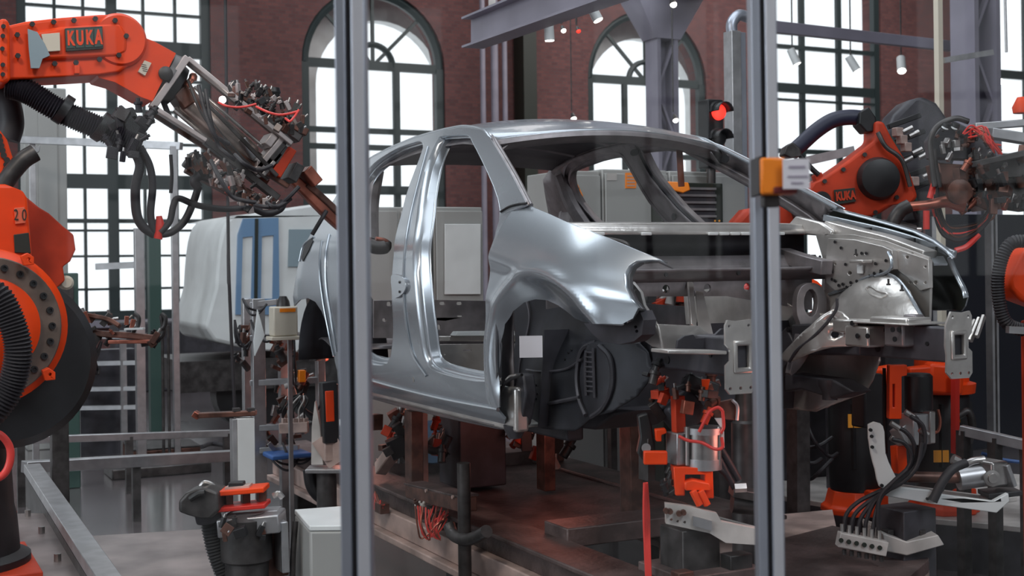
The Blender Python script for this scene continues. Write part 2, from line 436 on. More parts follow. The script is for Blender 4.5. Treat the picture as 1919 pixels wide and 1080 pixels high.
holes = [rectw(*W00), rectw(*W0), rectw(*W1), archw(*A1), archw(*A2), rectw(*W4), rectw(*W5)]
mb = MB()
mb.prism([(UL, WV, 0), (UR, WV, 0), (UR, WV, ZC), (UL, WV, ZC)], (0, .6, 0), [[(x, WV, z) for x, z in h] for h in holes])
mb.build('wall_back', 'brick', smooth=False)['kind'] = 'structure'
# wall behind the visitor, its windows are what the glazing mirrors
hf = [archw(u, u+2.7, 1.2, 5.4) for u in (-8, -3.4, 1.2, 5.8, 10.4, 15, 20, 25)]
mb = MB(); mb.prism([(UL, VF, 0), (UR, VF, 0), (UR, VF, ZC), (UL, VF, ZC)], (0, -.5, 0), [[(x, VF, z) for x, z in h] for h in hf])
mb.build('wall_front', 'brick', smooth=False)['kind'] = 'structure'
def winobj(n, x0, x1, z0, z1, vs, hs, arch=False, V=WV, mid=()):
    mb = MB(); vv = V+.12; top = z1 + ((x1-x0)/2 if arch else 0); r = (x1-x0)/2; c = (x0+x1)/2
    def zt(x): return z1+math.sqrt(max(0, r*r-(x-c)**2)) if arch else z1
    for (x, wd) in vs:
        t = z1 if arch and abs(x-c) > .02 else zt(x)
        mb.box((x, vv, (z0+t)/2), (wd, .09, t-z0))
    for (z, wd) in hs:
        if z <= z1: mb.box((c, vv, z), (x1-x0, .1, wd))
    fw = .15
    mb.box((x0+fw/2, vv, (z0+z1)/2), (fw, .14, z1-z0)); mb.box((x1-fw/2, vv, (z0+z1)/2), (fw, .14, z1-z0)); mb.box((c, vv, z0+fw/2), (x1-x0, .14, fw))
    if arch:
        mb.tube([(c+(r-.07)*math.cos(PI*i/24), vv, z1+(r-.07)*math.sin(PI*i/24)) for i in range(25)], .09, 6, 0)
        ri = r*.28
        mb.tube([(c+ri*math.cos(PI*i/16), vv, z1+ri*math.sin(PI*i/16)) for i in range(17)], .06, 6, 0)
        for a in (45, 90, 135): mb.bar((c, vv, z1), (c+r*math.cos(math.radians(a)), vv, z1+r*math.sin(math.radians(a))), .06, .06, (0, 1, 0))
    else: mb.box((c, vv, z1-fw/2), (x1-x0, .14, fw))
    o = mb.build('window_%d' % n, 'frame', smooth=False); o['kind'] = 'structure'
    # stone sill below
    s = MB().box((c, V-.02, z0-.06), (x1-x0+.3, .3, .12)).build('window_sill', 'purple', parent=o, bevel=.01)
    return o
def grid(px_list, wd): return [(wx(p), wd) for p in px_list]
winobj(1, *W1, grid([216], .17)+grid([109, 163, 276, 336], .045),
       [(wz(216, y), w_) for y, w_ in ((18, .045), (-50, .045), (85, .26), (145, .045), (205, .045), (267, .045), (340, .24), (414, .07), (432, .04), (480, .04), (542, .04))])
winobj(2, *A1, grid([751, 661], .12), [(wz(705, y), w_) for y, w_ in ((122, .16), (245, .1), (276, .1), (356, .16), (420, .05))], True)
winobj(3, *A2, grid([1180, 1255], .10), [(wz(1217, y), w_) for y, w_ in ((152, .16), (265, .1), (292, .1), (365, .14))], True)
winobj(4, *W4, grid([1514, 1583], .12), [(wz(1550, y), w_) for y, w_ in ((-40, .1), (60, .22), (92, .09), (168, .2), (190, .05), (285, .1), (330, .1), (400, .1))])
winobj(5, *W5, [((W5[0]+W5[1])/2, .12)], [(4, .2), (6, .2)]); winobj(16, *W00, [((W00[0]+W00[1])/2, .12)], [(4, .2), (6, .2)]); winobj(6, *W0, [((W0[0]+W0[1])/2, .12)], [(4, .2), (6, .2)])
for i, h in enumerate(hf[:6]):
    x0 = h[0][0]; winobj(7+i, x0, x0+2.7, 1.2, 5.4, [(x0+.9, .1), (x0+1.8, .1)], [(5.4, .16), (3.9, .1), (2.6, .1)], True, V=VF-.3)
# pale outer stone arches seen through the glass
for n_, (x0, x1, z0, z1) in enumerate((A1, A2)):
    oo = [(x, z) for x, z in archw(x0-.6, x1+1.0, z0-.3, z1+.1)]; ii = archw(x0+.62, x1+.42, z0-.1, z1-.25)
    mb = MB().prism([(x, WV+1.1, z) for x, z in oo], (0, .3, 0), [[(x, WV+1.1, z) for x, z in ii]]); mb.build('trim_%d' % (5+n_), 'white', smooth=False)['kind'] = 'structure'
# exposed pipes / dark pilaster on brick at px 940-1000
mb = MB(); a = aV(955, 0, 21.6); mb.box((aV(984, 0, 21.7).x, 21.72, ZC/2), (.28, .4, ZC)); struct(mb.build('trim_1', 'ink', smooth=False))
for i, px in enumerate((903, 925, 944)):
    x = aV(px, 0, 21.4).x; o = MB().cyl((x, 21.4, 0), (x, 21.4, ZC), .05+.02*(i == 1)).build('wall_pipe', 'purple')
    tag(o, ['thin grey pipe left of the thicker pipe on brick wall', 'thicker grey pipe between two thin pipes on brick wall', 'thin grey pipe right of the thicker pipe, beside dark pilaster'][i], 'pipe', 'pipes on the brick wall')
# steel girder, top centre, with lamps
def lat(px, py, d): return aD(px, py, d)
g0 = lat(885, 62, 9.0); g1 = lat(1215, -62, 6.5)
root = thing('steel_girder', 'grey violet steel ceiling girder sloping across top centre', 'girder', (g0.x, g0.y, g0.z))
d = (g1-g0); g1b = g0+d*1.6
mb = MB(); mb.bar(g0, g1b, .02, .20); mb.build('web', 'purple', root)
mb = MB(); mb.bar(g0+Vector((0, 0, .10)), g1b+Vector((0, 0, .10)), .16, .015).bar(g0-Vector((0, 0, .10)), g1b-Vector((0, 0, .10)), .16, .015); mb.build('flange', 'purple', root)
mb = MB(); h0 = lat(920, 0, 9.4); mb.bar(lat(890, 42, 9.4), lat(1070, -30, 8.2), .04, .05).bar(lat(922, 45, 9.4), lat(922, -80, 9.4), .05, .05); mb.build('cable_tray', 'alu', root)
k0 = lat(1180, 40, 9.2)
def lampobj(px, py, d, label, r=.03, tilt=(0, 0, -1), colr='lamp', body=True):
    p = aD(px, py, d); t = Vector(tilt).normalized()
    root = thing('spot_lamp', label, 'lamp', p, 'ceiling spot lamps')
    if not body: r *= .75
    mb = MB(); mb.cyl(p-t*r*(4 if body else 2), p, r*.95 if body else r*.5, r, 18); mb.build('lamp_body', 'white' if body else 'dsteel', root)
    (MB().cyl(p+t*.001, p+t*.004, r*.86, n=18) if body else MB().ball(p, r*.9, 12)).build('lens', colr, root)
    s = p-t*r*3; MB().cyl(s, (s.x, s.y, s.z+r*5 if d < 9 else ZC), r*.12 if d < 9 else .008, n=8).build('stem', 'dsteel', root)
    return root
lampobj(1030, 76, 8.2, 'white cylinder spot lamp hanging straight under the girder', .032, (.05, 0, -1))
lampobj(1121, 38, 7.8, 'tilted white spot lamp under the girder, nearest the bracket', .032, (.35, -.35, -1))
lampobj(1056, 57, 9.5, 'small round lit lamp just right of the hanging cylinder lamp', .028, (0, -.6, -1), body=False)
lampobj(1084, 58, 10.2, 'small reddish lamp between the cylinder lamp and the tilted lamp', .028, (0, -.6, -1), 'lampr', body=False)
lampobj(1075, 222, 16, 'small lit lamp low on brick wall above the car roof', .05, (0, -.5, -1), body=False)
lampobj(1262, 8, 13, 'small warm lamp at the top, on the grey column head', .05, (0, -.5, -1), body=False)
lampobj(1266, 225, 14, 'small lit lamp low on the lattice column', .045, (0, -.5, -1), body=False)
lampobj(1494, 120, 14, 'grey spot lamp seen against left panes of right window', .045, (.3, -.3, -1))
lampobj(1606, 132, 14, 'grey spot lamp seen against right panes of right window', .045, (.5, -.3, -1))
lampobj(1690, 133, 14, 'pale spot lamp on brick right of the right window', .05, (-.5, -.6, -1))
lampobj(1874, 153, 14, 'bright round lamp on brick near the right border', .05, (0, -1, -.3), body=False)
# columns
def column(px0, px1, d, label, cap=False):
    a = aD(px0, 500, d); b = aD(px1, 500, d); c = (a+b)/2; wd = (b-a).length
    root = thing('steel_column', label, 'column', (c.x, c.y, 0), 'grey steel columns')
    R = Matrix.Rotation(0, 3, 'Z')
    mb = MB()
    for s in (-1, 1): mb.box((c.x+s*wd*.42, c.y, ZC/2), (wd*.16, wd*.9, ZC))
    mb.build('upright', 'purple', root)
    mb = MB(); z = .3
    while z < ZC-1: mb.bar((c.x-wd*.4, c.y-wd*.2, z), (c.x+wd*.4, c.y-wd*.2, z+.55), .03, .05, (0, 1, 0)); mb.bar((c.x+wd*.4, c.y-wd*.2, z+.55), (c.x-wd*.4, c.y-wd*.2, z+1.1), .03, .05, (0, 1, 0)); z += 1.1
    mb.build('lattice', 'purple', root)
    MB().box((c.x, c.y+wd*.3, ZC/2), (wd*.85, .02, ZC)).build('web', 'purple', root)
    MB().box((c.x, c.y, .02), (wd*1.6, wd*1.6, .04)).build('base_plate', 'dsteel', root)
    if cap:
        zt = aD(1235, 60, d).z
        MB().add([(c.x-wd*.6, c.y-wd*.5, zt-.1), (c.x+wd*.6, c.y-wd*.5, zt-.1), (c.x+wd*.6, c.y+wd*.5, zt-.1), (c.x-wd*.6, c.y+wd*.5, zt-.1),
                  (c.x-wd*2.1, c.y-wd*.8, zt+.62), (c.x+wd*2.1, c.y-wd*.8, zt+.62), (c.x+wd*2.1, c.y+wd*.8, zt+.62), (c.x-wd*2.1, c.y+wd*.8, zt+.62)],
                 [(3, 2, 1, 0), (4, 5, 6, 7), (0, 1, 5, 4), (1, 2, 6, 5), (2, 3, 7, 6), (3, 0, 4, 7)]).box((c.x, c.y, (zt+.62+ZC)/2), (wd*4.2, wd*1.6, ZC-zt-.62)).build('column_head', 'purple', root)
column(1222, 1268, 15, 'grey lattice steel column with flared head before second arched window', True)
column(1800, 1866, 12, 'wide grey lattice steel column at the right before brick wall')
# horizontal rails top right
o = MB().bar(aD(1445, 50, 11.0), aD(1830, 92, 12.6), .06, .1).build('ceiling_rail', 'purple', bevel=.004); tag(o, 'long grey steel rail running across the right window to the column', 'rail')
p_ = aD(1764, 500, 9.3); o = MB().bar((p_.x+.02, p_.y-.03, aD(1768, 114, 9.3).z), aD(1860, 98, 9.4), .03, .04).build('short_rail', 'alu'); tag(o, 'short pale aluminium rail bolted to tall perforated post', 'rail')
o = MB().cyl(aD(1886, 98, 9.6), aD(1882, -60, 9.6), .01).build('hanging_rod', 'alu'); tag(o, 'thin pale rod hanging near the top right corner', 'rod')
mb = MB(); a = aD(1764, 500, 9.3); mb.box((a.x, a.y, 2.3), (.045, .045, 4.6)); o = mb.build('perforated_post', 'cream'); tag(o, 'pale slim perforated post standing before the right brick wall', 'post')
a = aD(1858, 500, 7.4); root = thing('fence_post', 'tall slim aluminium post right of car nose, before dark partition', 'post', (a.x, a.y, 0))
mb = MB().box((a.x, a.y, 1.05), (.05, .05, 2.1)); mb.build('profile', 'alu', root)
MB().box((a.x, a.y, .01), (.12, .12, .02)).build('foot_plate', 'dsteel', root)
mb = MB().box((a.x-.0253*0, a.y-.026, 1.05), (.012, .004, 2.0)); mb.build('slot', 'dsteel', root)
# bent alu arm post (1365-1400)
p0 = aD(1384, 500, 9.0)
root = thing('curved_top_post', 'broad aluminium post with curved top behind the right foreground post', 'post', (p0.x, p0.y, 0))
zt = aD(1384, 60, 9).z
MB().box((p0.x-.03, p0.y, zt/2), (.08, .1, zt)).build('profile', 'alu', root, bevel=.004)
MB().box((p0.x+.05, p0.y+.03, zt/2), (.05, .1, zt)).build('side_profile', 'post', root, bevel=.004)
MB().tube([(p0.x-.03, p0.y, zt-.02), (p0.x-.03, p0.y, zt+.06), (p0.x+.03, p0.y, zt+.12), (p0.x+.12, p0.y, zt+.11), (p0.x+.3, p0.y, zt+.08)], .04, 12).build('curved_top', 'post', root)
# signal light near (1335,215)
p = aD(1332, 260, 8.6)
root = thing('signal_light', 'black signal light with glowing red lens behind the car roof', 'signal light', (p.x, p.y, 0))
MB().cyl((p.x, p.y, 0), (p.x, p.y, p.z-.2), .03, n=12).build('pole', 'dsteel', root)
zt = aD(1332, 188, 8.6).z; MB().box((p.x, p.y, (p.z-.2+zt)/2), (.13, .12, zt-p.z+.2)).build('housing', 'black', root, bevel=.01)
for k, (y, m_) in enumerate(((212, 'lampr'), (262, 'black'))):
    q = aD(1336, y, 8.6)-Vector((0, .06, 0)); MB().lathe(q, (0, -1, 0), [(0, .055), (.02, .05), (.035, .03)], 20).build('lens', m_, root)
    h = MB(); h.tube([(q.x-.06, q.y, q.z), (q.x-.05, q.y, q.z+.045), (q.x, q.y, q.z+.065), (q.x+.05, q.y, q.z+.045), (q.x+.06, q.y, q.z)], .01, 6)
    h.add([(q.x+.06*math.cos(PI*i/8), q.y+(-.09 if j else 0), q.z+.06*math.sin(PI*i/8)) for j in (0, 1) for i in range(9)], [(i, i+1, i+10, i+9) for i in range(8)])
    h.build('visor', 'black', root, solid=.005)
# ================================================================ foreground fence: posts, glazing, interlock box
def fpost(pts_top, pts_bot, d, label):
    """aluminium profile post: list of px edges at top / bottom of frame, depth d"""
    (xa, xb), (ya, yb) = pts_top, pts_bot
    ct = aD((xa+xb)/2, 0, d); cb = aD((ya+yb)/2, 1080, d); wd = ((xb-xa)+(yb-ya))/2/FPX*d
    ax = (ct-cb)/(ct.z-cb.z); base = cb-ax*cb.z; top = cb+ax*(2.6-cb.z)
    root = thing('fence_post', label, 'post', base, 'foreground fence posts')
    s = wd*.5; sd = RT.copy()
    def prof(o, w0, dep, a0=base, a1=top): return MB().bar(a0+o, a1+o, w0, dep, FW)
    m = MB()
    m.bar(base+sd*(-s*.62), top+sd*(-s*.62), wd*.34, wd*.9, FW)
    m.bar(base+sd*(s*.52), top+sd*(s*.52), wd*.46, wd*.9, FW)
    m.bar(base+FW*wd*.1, top+FW*wd*.1, wd*.9, wd*.5, FW)
    m.build('profile', 'post', root, bevel=.002)
    MB().bar(base+sd*(-s*.1)-FW*wd*.22, top+sd*(-s*.1)-FW*wd*.22, wd*.12, wd*.2, FW).build('seal_strip', 'rubber', root)
    MB().bar(base+sd*s*.52-FW*wd*.46, top+sd*s*.52-FW*wd*.46, wd*.36, wd*.03, FW).build('front_cover', 'postl', root, bevel=.001)
    MB().box(base+Vector((0, 0, .006)), (.12, .12, .012), rz=-YAW).build('foot_plate', 'dsteel', root)
    return root
DP = 2.15
fpost((630, 685), (640, 702), DP, 'left tall blue grey aluminium post in the foreground before the car')
fpost((1404, 1449), (1416, 1470), DP+.15, 'right tall pale aluminium post in the foreground carrying the orange box')
p = aD(1443, 333, DP+.1)
root = thing('interlock_box', 'orange switch box with dark back mounted on right foreground post', 'switch box', p)
sc = (DP)/FPX
def cb(cx, cy, w, h, dd, th): c = aD(cx, cy, dd); return (c, (w*dd/FPX, th, h*dd/FPX))
c, s = cb(1443, 332, 46, 68, DP+.03, .06); MB().box(c, s, rz=-YAW).build('housing', 'signo', root, bevel=.004)
c, s = cb(1418, 332, 8, 72, DP+.05, .08); MB().box(c, s, rz=-YAW).build('back_plate', 'black', root, bevel=.002)
c, s = cb(1467, 358, 44, 13, DP+.02, .05); MB().box(c, s, rz=-YAW).build('slot_cover', 'dred', root, bevel=.002)
c, s = cb(1443, 378, 30, 22, DP+.05, .03); MB().box(c, s, rz=-YAW).build('bracket', 'dsteel', root, bevel=.002)
p = aD(1492, 327, DP-.01)
root = thing('paper_notice', 'white paper notice with three faint lines beside the orange switch box', 'notice', p)
c, s = cb(1492, 326, 50, 56, DP-.01, .0015); MB().box(c, s, rz=-YAW).build('sheet', 'paper', root)
for xa, xb, yy, hh in ((1478, 1509, 313, 4.5), (1476, 1514, 331, 3.5), (1483, 1505, 343, 3.5)):
    c, s = cb((xa+xb)/2, yy, xb-xa, hh, DP-.0115, .0006); MB().box(c, s, rz=-YAW).build('faint_printed_line', 'linegrey', root)
# glazing between the posts
def pane(n, p0, p1, d0, d1, name_label):
    a = aD(p0, 500, d0); b = aD(p1, 500, d1); m = MB(); nn = (b-a).cross(Vector((0, 0, 1))).normalized()*.003
    m.hexa([(a.x, a.y, .05), (b.x, b.y, .05), (b.x+nn.x, b.y+nn.y, .05), (a.x+nn.x, a.y+nn.y, .05), (a.x, a.y, 2.55), (b.x, b.y, 2.55), (b.x+nn.x, b.y+nn.y, 2.55), (a.x+nn.x, a.y+nn.y, 2.55)])
    o = m.build('glazing_pane', 'glass', smooth=False); tag(o, name_label, 'glass pane', 'fence glazing')
pane(0, 680, 1425, DP+.07, DP+.22, 'clear glazing between the two foreground posts')
pane(1, -900, 642, DP-.28, DP+.07, 'clear glazing left of the left foreground post')
pane(2, 1450, 2300, DP+.22, DP+.42, 'clear glazing right of the right foreground post')
# ================================================================ the car body
UC = 2.95; V0 = 3.86; Z0 = CAMZ-.835
TAB = [(.05, .62), (.14, .69), (.21, .765), (.26, .80), (.34, .82), (.45, .84), (.65, .855), (.82, .85), (.93, .83), (.99, .80), (1.04, .765), (1.1, .735), (1.2, .685), (1.3, .635), (1.4, .585), (1.47, .545), (1.6, .5)]
def tabl(t):
    T = TAB
    if t <= T[0][0]: return T[0][1]+(T[0][0]-t)*-.35
    for i in range(len(T)-1):
        if t <= T[i+1][0]: q = (t-T[i][0])/(T[i+1][0]-T[i][0]); return T[i][1]*(1-q)+T[i+1][1]*q
    return T[-1][1]-(t-T[-1][0])*.45
_LUT = [tabl(-.3+k*.004) for k in range(600)]
for _ in range(3):                                     # smoothed so that reflections run cleanly over the pressing
    _LUT = [sum(_LUT[max(0, min(599, k+d))] for d in range(-9, 10))/19 for k in range(600)]
def tab(t, T=None):
    q = (t+.3)/.004; k = max(1, min(596, int(q))); f = q-k; p0, p1, p2, p3 = _LUT[k-1:k+3]
    return p1+.5*f*(p2-p0+f*(2*p0-5*p1+4*p2-p3+f*(3*(p1-p2)+p3-p0)))
def sofp(x, w): return w*math.log(1+math.exp(max(-40, min(40, x/w))))
def sms(t): t = max(0, min(1, t)); return t*t*(3-2*t)
def hwb(v, z):
    h = tab(z-Z0); r = sofp(v-(V0+2.75), .05); h -= .16*r*r
    return h
def hwf(v, z):
    zr = z-Z0; t = V0+.45-v
    h = .855-.08*sofp(.55-zr, .06)
    zs = .96-.17*max(0, t)/.95                      # shoulder line drops towards the nose
    q = sofp(zr-(zs-.075), .018); h -= .34*q+1.6*q*q
    h += .010*math.exp(-((zr-(zs-.10))/.035)**2)+.012*math.exp(-((zr-.70+.03*t)/.06)**2)
    r = sofp(V0+.05-v, .05); h -= .85*r*r
    return h
def SP(px, py, hw=hwb):
    u = UC-.84
    for _ in range(25):
        p = aU(px, py, u); u = .5*u+.5*(UC-hw(p.y, p.z))
    p = aU(px, py, u); return (p.y, p.z)
def chart(P, hw=hwb): return [SP(x, y, hw) for x, y in P]
S_OUT = [(987, 384), (960, 330), (937, 290), (916, 256), (902, 244), (880, 240), (861, 239), (830, 245), (800, 253), (770, 262), (730, 279), (690, 299), (655, 329), (632, 364), (612, 396), (588, 430), (568, 466), (556, 512), (549, 555),
         (551, 574), (562, 562), (577, 559), (591, 566), (603, 584), (613, 611), (622, 645), (632, 696), (642, 730), (693, 747), (760, 766), (850, 787), (930, 804), (948, 806), (946, 785), (932, 768), (930, 700), (929, 600), (933, 500), (941, 440), (946, 400)]
S_H1 = [(793, 277), (777, 322), (761, 367), (746, 425), (738, 480), (734, 540), (737, 600), (735, 650), (726, 682), (700, 685), (668, 672), (650, 640), (641, 600), (638, 540), (641, 480), (648, 425), (660, 374), (676, 338), (693, 314), (712, 297), (746, 277), (775, 267), (788, 265)]
S_H2 = [(820, 262), (826, 255), (850, 253), (876, 253), (886, 268), (902, 299), (925, 350), (937, 396), (932, 440), (926, 480), (918, 520), (912, 600), (908, 700), (907, 716), (870, 712), (830, 702), (806, 691), (793, 668), (786, 620), (778, 550), (773, 480), (776, 440), (783, 385), (795, 322), (810, 282)]
SO = chart(S_OUT); H1 = curve2(chart(S_H1), 2); H2 = curve2(chart(S_H2), 2)
def mirror(mb): o = MB(); o.v = [Vector((2*UC-v.x, v.y, v.z)) for v in mb.v]; o.f = [tuple(reversed(f)) for f in mb.f]; return o
car = thing('car_body', 'bare silver car body shell without doors or bonnet on the fixture', 'car', (UC, V0+1.3, Z0+.1))
def sidemap(a, b):
    # shallow pressed steps round the openings
    return Vector((UC-hwb(a, b), a, b))
side = sheet(MB(), SO, [H1, H2], sidemap, .021)
skin(side, sidemap, side.chart, .008, -1, 'side_panel', 'silver', car); skin(side, sidemap, side.chart, .008, -1, 'side_panel', 'silver', car, mir=UC)
def rim(loop, hw, inset, depth, off=.0):
    n = len(loop); cx = sum(p[0] for p in loop)/n; cy = sum(p[1] for p in loop)/n; vs = []; L = dens(loop, .05); n = len(L)
    for k, (t, dd) in enumerate(((0, 0), (.25, depth*.45), (.4, depth*.5), (.55, depth*.95), (1, depth))):
        for i, p in enumerate(L):
            tan = (L[(i+1) % n]-L[i-1]).normalized(); nr = Vector((-tan.y, tan.x))
            c = Vector((cx, cy))-p
            if nr.dot(c) < 0: nr = -nr
            q = p+nr*inset*t
            vs.append(Vector((UC-hw(q.x, q.y)+dd+off, q.x, q.y)))
    fs = []
    for k in range(4):
        for i in range(n): j = (i+1) % n; fs.append((k*n+i, k*n+j, (k+1)*n+j, (k+1)*n+i))
    return MB().add(vs, fs)
for H in (H1, H2):
    r = rim(H, hwb, .035, .07); r.build('door_flange', 'silver', car, solid=.004, recalc=False)
    mirror(r).build('door_flange', 'inner', car, solid=.004, recalc=False)
# inner side structure: sheets set inboard with wider openings, gives pillars their depth
inn = sheet(MB(), SO, [H1, H2], lambda a, b: Vector((UC-hwb(a, b)+.014+.061*(1-(1-sms((a-V0-.9)/.4))*sms((b-Z0-.85)/.1)), a, b)), .05)
inn.build('inner_side_frame', 'inner', car, solid=.006, recalc=False)
fi = mirror(inn); fi.build('inner_side_frame', 'inner', car, solid=.006, recalc=False)
# holes and brackets on the inside of the far frame (dark pressings)
mb = MB()
for (v, z, a, b) in ((1.35, 1.385, .03, .02), (1.2, 1.37, .02, .02), (1.6, 1.385, .04, .018), (1.85, 1.37, .03, .02), (2.05, 1.33, .04, .03), (2.3, 1.25, .05, .035), (1.47, .9, .02, .05), (1.5, .78, .02, .04), (1.47, .98, .02, .02), (1.5, 1.06, .02, .02), (2.5, 1.05, .05, .09), (2.62, .92, .06, .11), (.9, 1.3, .03, .02), (.7, 1.2, .03, .02)):
    for s in (1,):
        vv, zz = V0+v, Z0+z
        if inpoly(vv, zz, H1) or inpoly(vv, zz, H2): continue
        u = UC+s*(hwb(vv, zz)-.083)
        mb.prism([(u, vv+a*math.cos(k*PI/4+.39), zz+b*math.sin(k*PI/4+.39)) for k in range(8)], (-.004*s, 0, 0))
parts(mb, 'access_hole', 'black', car)
for (v, z, r) in ((1.58, 1.33, .075), (2.3, 1.18, .11), (2.55, 1.1, .1), (1.5, .6, .07)):
    vv, zz = V0+v, Z0+z; u = UC+hwb(vv, zz)-.08
    if any(inpoly(vv+dx, zz+dz, H) for H in (H1, H2) for dx, dz in ((0, 0), (r*.6, 0), (-r*.6, 0), (0, r*.6), (0, -r*.6))): continue
    MB().lathe((u, vv, zz), (-1, 0, .1), [(0, r), (.015, r*.9), (.02, r*.6), (.014, r*.5)], 20).build('reinforcement_cup', 'inner', car)
# B pillar pressing and hinge details on the near side
for pts, nm in ((curve2([(737, 518), (750, 515), (761, 522), (765, 538), (758, 552), (742, 557)], 3), 'striker_pocket'),):
    L = chart(pts); mb = MB()
    mb.prism([(UC-hwb(a, b)-.012, a, b) for a, b in L], (.014, 0, 0)); mb.build(nm, 'silver', car, bevel=.004)
mb = MB()
for x, y in ((754, 529), (754, 547)): a, b = SP(x, y); mb.cyl((UC-hwb(a, b)-.016, a, b), (UC-hwb(a, b), a, b), .006, n=10)
parts(mb, 'striker_bolt', 'dsteel', car)
L = chart([(690, 500), (706, 500), (722, 560), (736, 640), (728, 676), (700, 684), (690, 676)])
MB().prism([(UC-hwb(a, b)+.16, a, b) for a, b in L], (.01, 0, 0)).build('rear_inner_panel', 'galv', car, bevel=.003)
rb_ = random.Random(6)
for k in range(14):
    a, b = SP(rb_.uniform(706, 734), rb_.uniform(592, 645)); s_ = rb_.uniform(.015, .035); MB().box((UC-hwb(a, b)+.13, a, b), (s_, s_, s_*1.3), R=Matrix.Rotation(rb_.uniform(-.6, .6), 3, 'X')).build('latch_part', ['dsteel', 'gun', 'black', 'copper'][k % 4], car, bevel=.002)
# creases of the rear quarter panel and the rocker highlight bead
def bead(P, r, name='pressed_crease', m='silver', hw=hwb, off=-.004):
    L = chart(P, hw); mb = MB().tube([(UC-hw(a, b)+off, a, b) for a, b in L], r, 8); return mb.build(name, m, car)
bead([(604, 452), (600, 500), (606, 560), (617, 620), (627, 668)], .006); bead([(618, 440), (611, 480), (612, 540), (624, 610), (632, 660)], .007)
bead([(690, 712), (760, 731), (840, 750), (935, 768)], .008, 'sill_bead'); bead([(700, 741), (780, 762), (860, 780), (930, 796)], .006, 'sill_bead', 'inner')
bead([(803, 275), (788, 330), (772, 395), (762, 450), (757, 520), (762, 600), (775, 665), (800, 705)], .005)
# tail lamp slot
L = chart([(584, 446), (588, 452), (580, 470), (569, 490), (566, 484), (572, 462)]); mb = MB(); mb.prism([(UC-hwb(a, b)-.006, a, b) for a, b in L], (.01, 0, 0)); mb.build('tail_lamp_opening', 'black', car)
bead([(589, 444), (570, 460), (562, 490)], .005, 'lamp_flange')
# ---- roof
rl = [SP(x, y) for x, y in S_OUT[3:13]]                       # rail top line, front to back
rl.sort()
def railz(v):
    if v <= rl[0][0]: return rl[0][1]
    for i in range(len(rl)-1):
        if v <= rl[i+1][0]: q = (v-rl[i][0])/(rl[i+1][0]-rl[i][0]); return rl[i][1]*(1-q)+rl[i+1][1]*q
    return rl[-1][1]
vh = rl[0][0]; vr = rl[-1][0]-.15
def roofp(s, t, dz=0):
    bow = .10*(1-s*s)
    v = vh-bow+(vr-vh+bow)*t; zz = railz(max(v, vh)); h = hwb(max(v, vh), zz)
    z = zz+.055*(1-s**2)-.02*(max(0, 1-t*9))**2-.03*max(0, (t-.75)*4)**2*(1-s*s)
    return Vector((UC+s*h, v, z+dz))
def gridsheet(f, nu, nv, mb=None):
    mb = mb or MB(); vs = [f(-1+2*i/nu, j/nv) for j in range(nv+1) for i in range(nu+1)]
    return mb.add(vs, [(j*(nu+1)+i, j*(nu+1)+i+1, (j+1)*(nu+1)+i+1, (j+1)*(nu+1)+i) for j in range(nv) for i in range(nu)])
gridsheet(roofp, 24, 24).build('roof_panel', 'silver', car, solid=.008)
# headliner side: roof bows and the windscreen header
def header(s, t): p = roofp(s, 0); q = [(0, .0), (-.005, -.02), (.05, -.045), (.10, -.035), (.13, -.02)]; k = t*4; i = min(3, int(k)); f = k-i; a = q[i]; b = q[i+1]; return Vector((p.x, p.y+a[0]*(1-f)+b[0]*f, p.z+a[1]*(1-f)+b[1]*f))
gridsheet(header, 24, 8).build('windscreen_header', 'inner', car, solid=.004)
for t in (.3, .55, .8):
    gridsheet(lambda s, q: roofp(s*.98, t+(q-.5)*.05, -.03+.015*abs(q-.5)*2), 20, 2).build('roof_bow', 'inner', car, solid=.004)
gridsheet(lambda s, q: roofp(s, .02+.98*q, -.022), 14, 8).build('roof_underside', 'under', car, solid=.003)
for s in (-1, 1):   # side rail return flange
    gridsheet(lambda a, q: roofp(s*(1-.02-.11*(a+1)/2), q, -.03-.045*(1-(a+1)/2)), 4, 20).build('roof_rail', 'inner', car, solid=.004)
# bright drip line between roof and side panel
for s in (-1, 1): MB().tube([roofp(s*.985, k/16, .004) for k in range(17)], .008, 8, 2).build('roof_ditch_trim', 'silver', car)
# ---- windscreen pillars inner and far brace are in the side sheets; screen flange tube
for s in (-1, 1):
    q = []
    for px, py in ((987, 384), (960, 330), (937, 290), (918, 258)): a, b = SP(px, py); q.append(Vector((UC-s*(hwb(a, b)-.03), a+.02, b)))
    MB().tube(q, .008, 8).build('windscreen_flange', 'silver' if s < 0 else 'inner', car)
# ---- rear: back window surround, parcel shelf, bulkhead
ve = V0+2.55
for s in (-1, 1):
    MB().tube([(UC+s*.66, ve-.3, Z0+.95), (UC+s*.60, ve-.15, Z0+1.15), (UC+s*.55, ve-.1, Z0+1.33)], .04, 8).build('rear_pillar_brace', 'inner', car)
    # rear wheel house
    gridsheet(lambda a, q: Vector((UC+s*(.83-.24*q), V0+2.578+.37*math.cos(PI*(a+1)/2), Z0+.32+.37*math.sin(PI*(a+1)/2))), 16, 3).build('rear_wheel_house', 'wheelwell', car, solid=.006)
    MB().prism([(UC+s*.60, V0+2.578+.37*math.cos(PI*k/14), Z0+.32+.37*math.sin(PI*k/14)) for k in range(15)], (s*.01, 0, 0)).build('rear_wheel_house_wall', 'wheelwell', car, smooth=False)
MB().prism([(UC-.6, V0+2.02, Z0+.22), (UC+.6, V0+2.02, Z0+.22), (UC+.6, V0+2.12, Z0+.5), (UC-.6, V0+2.12, Z0+.5)], (0, .01, .004), [[(UC+x+.07*math.cos(k*PI/5), V0+2.07, Z0+.36+.05*math.sin(k*PI/5)) for k in range(10)] for x in (-.35, 0, .35)]).build('rear_seat_heelboard', 'inner', car, smooth=False)
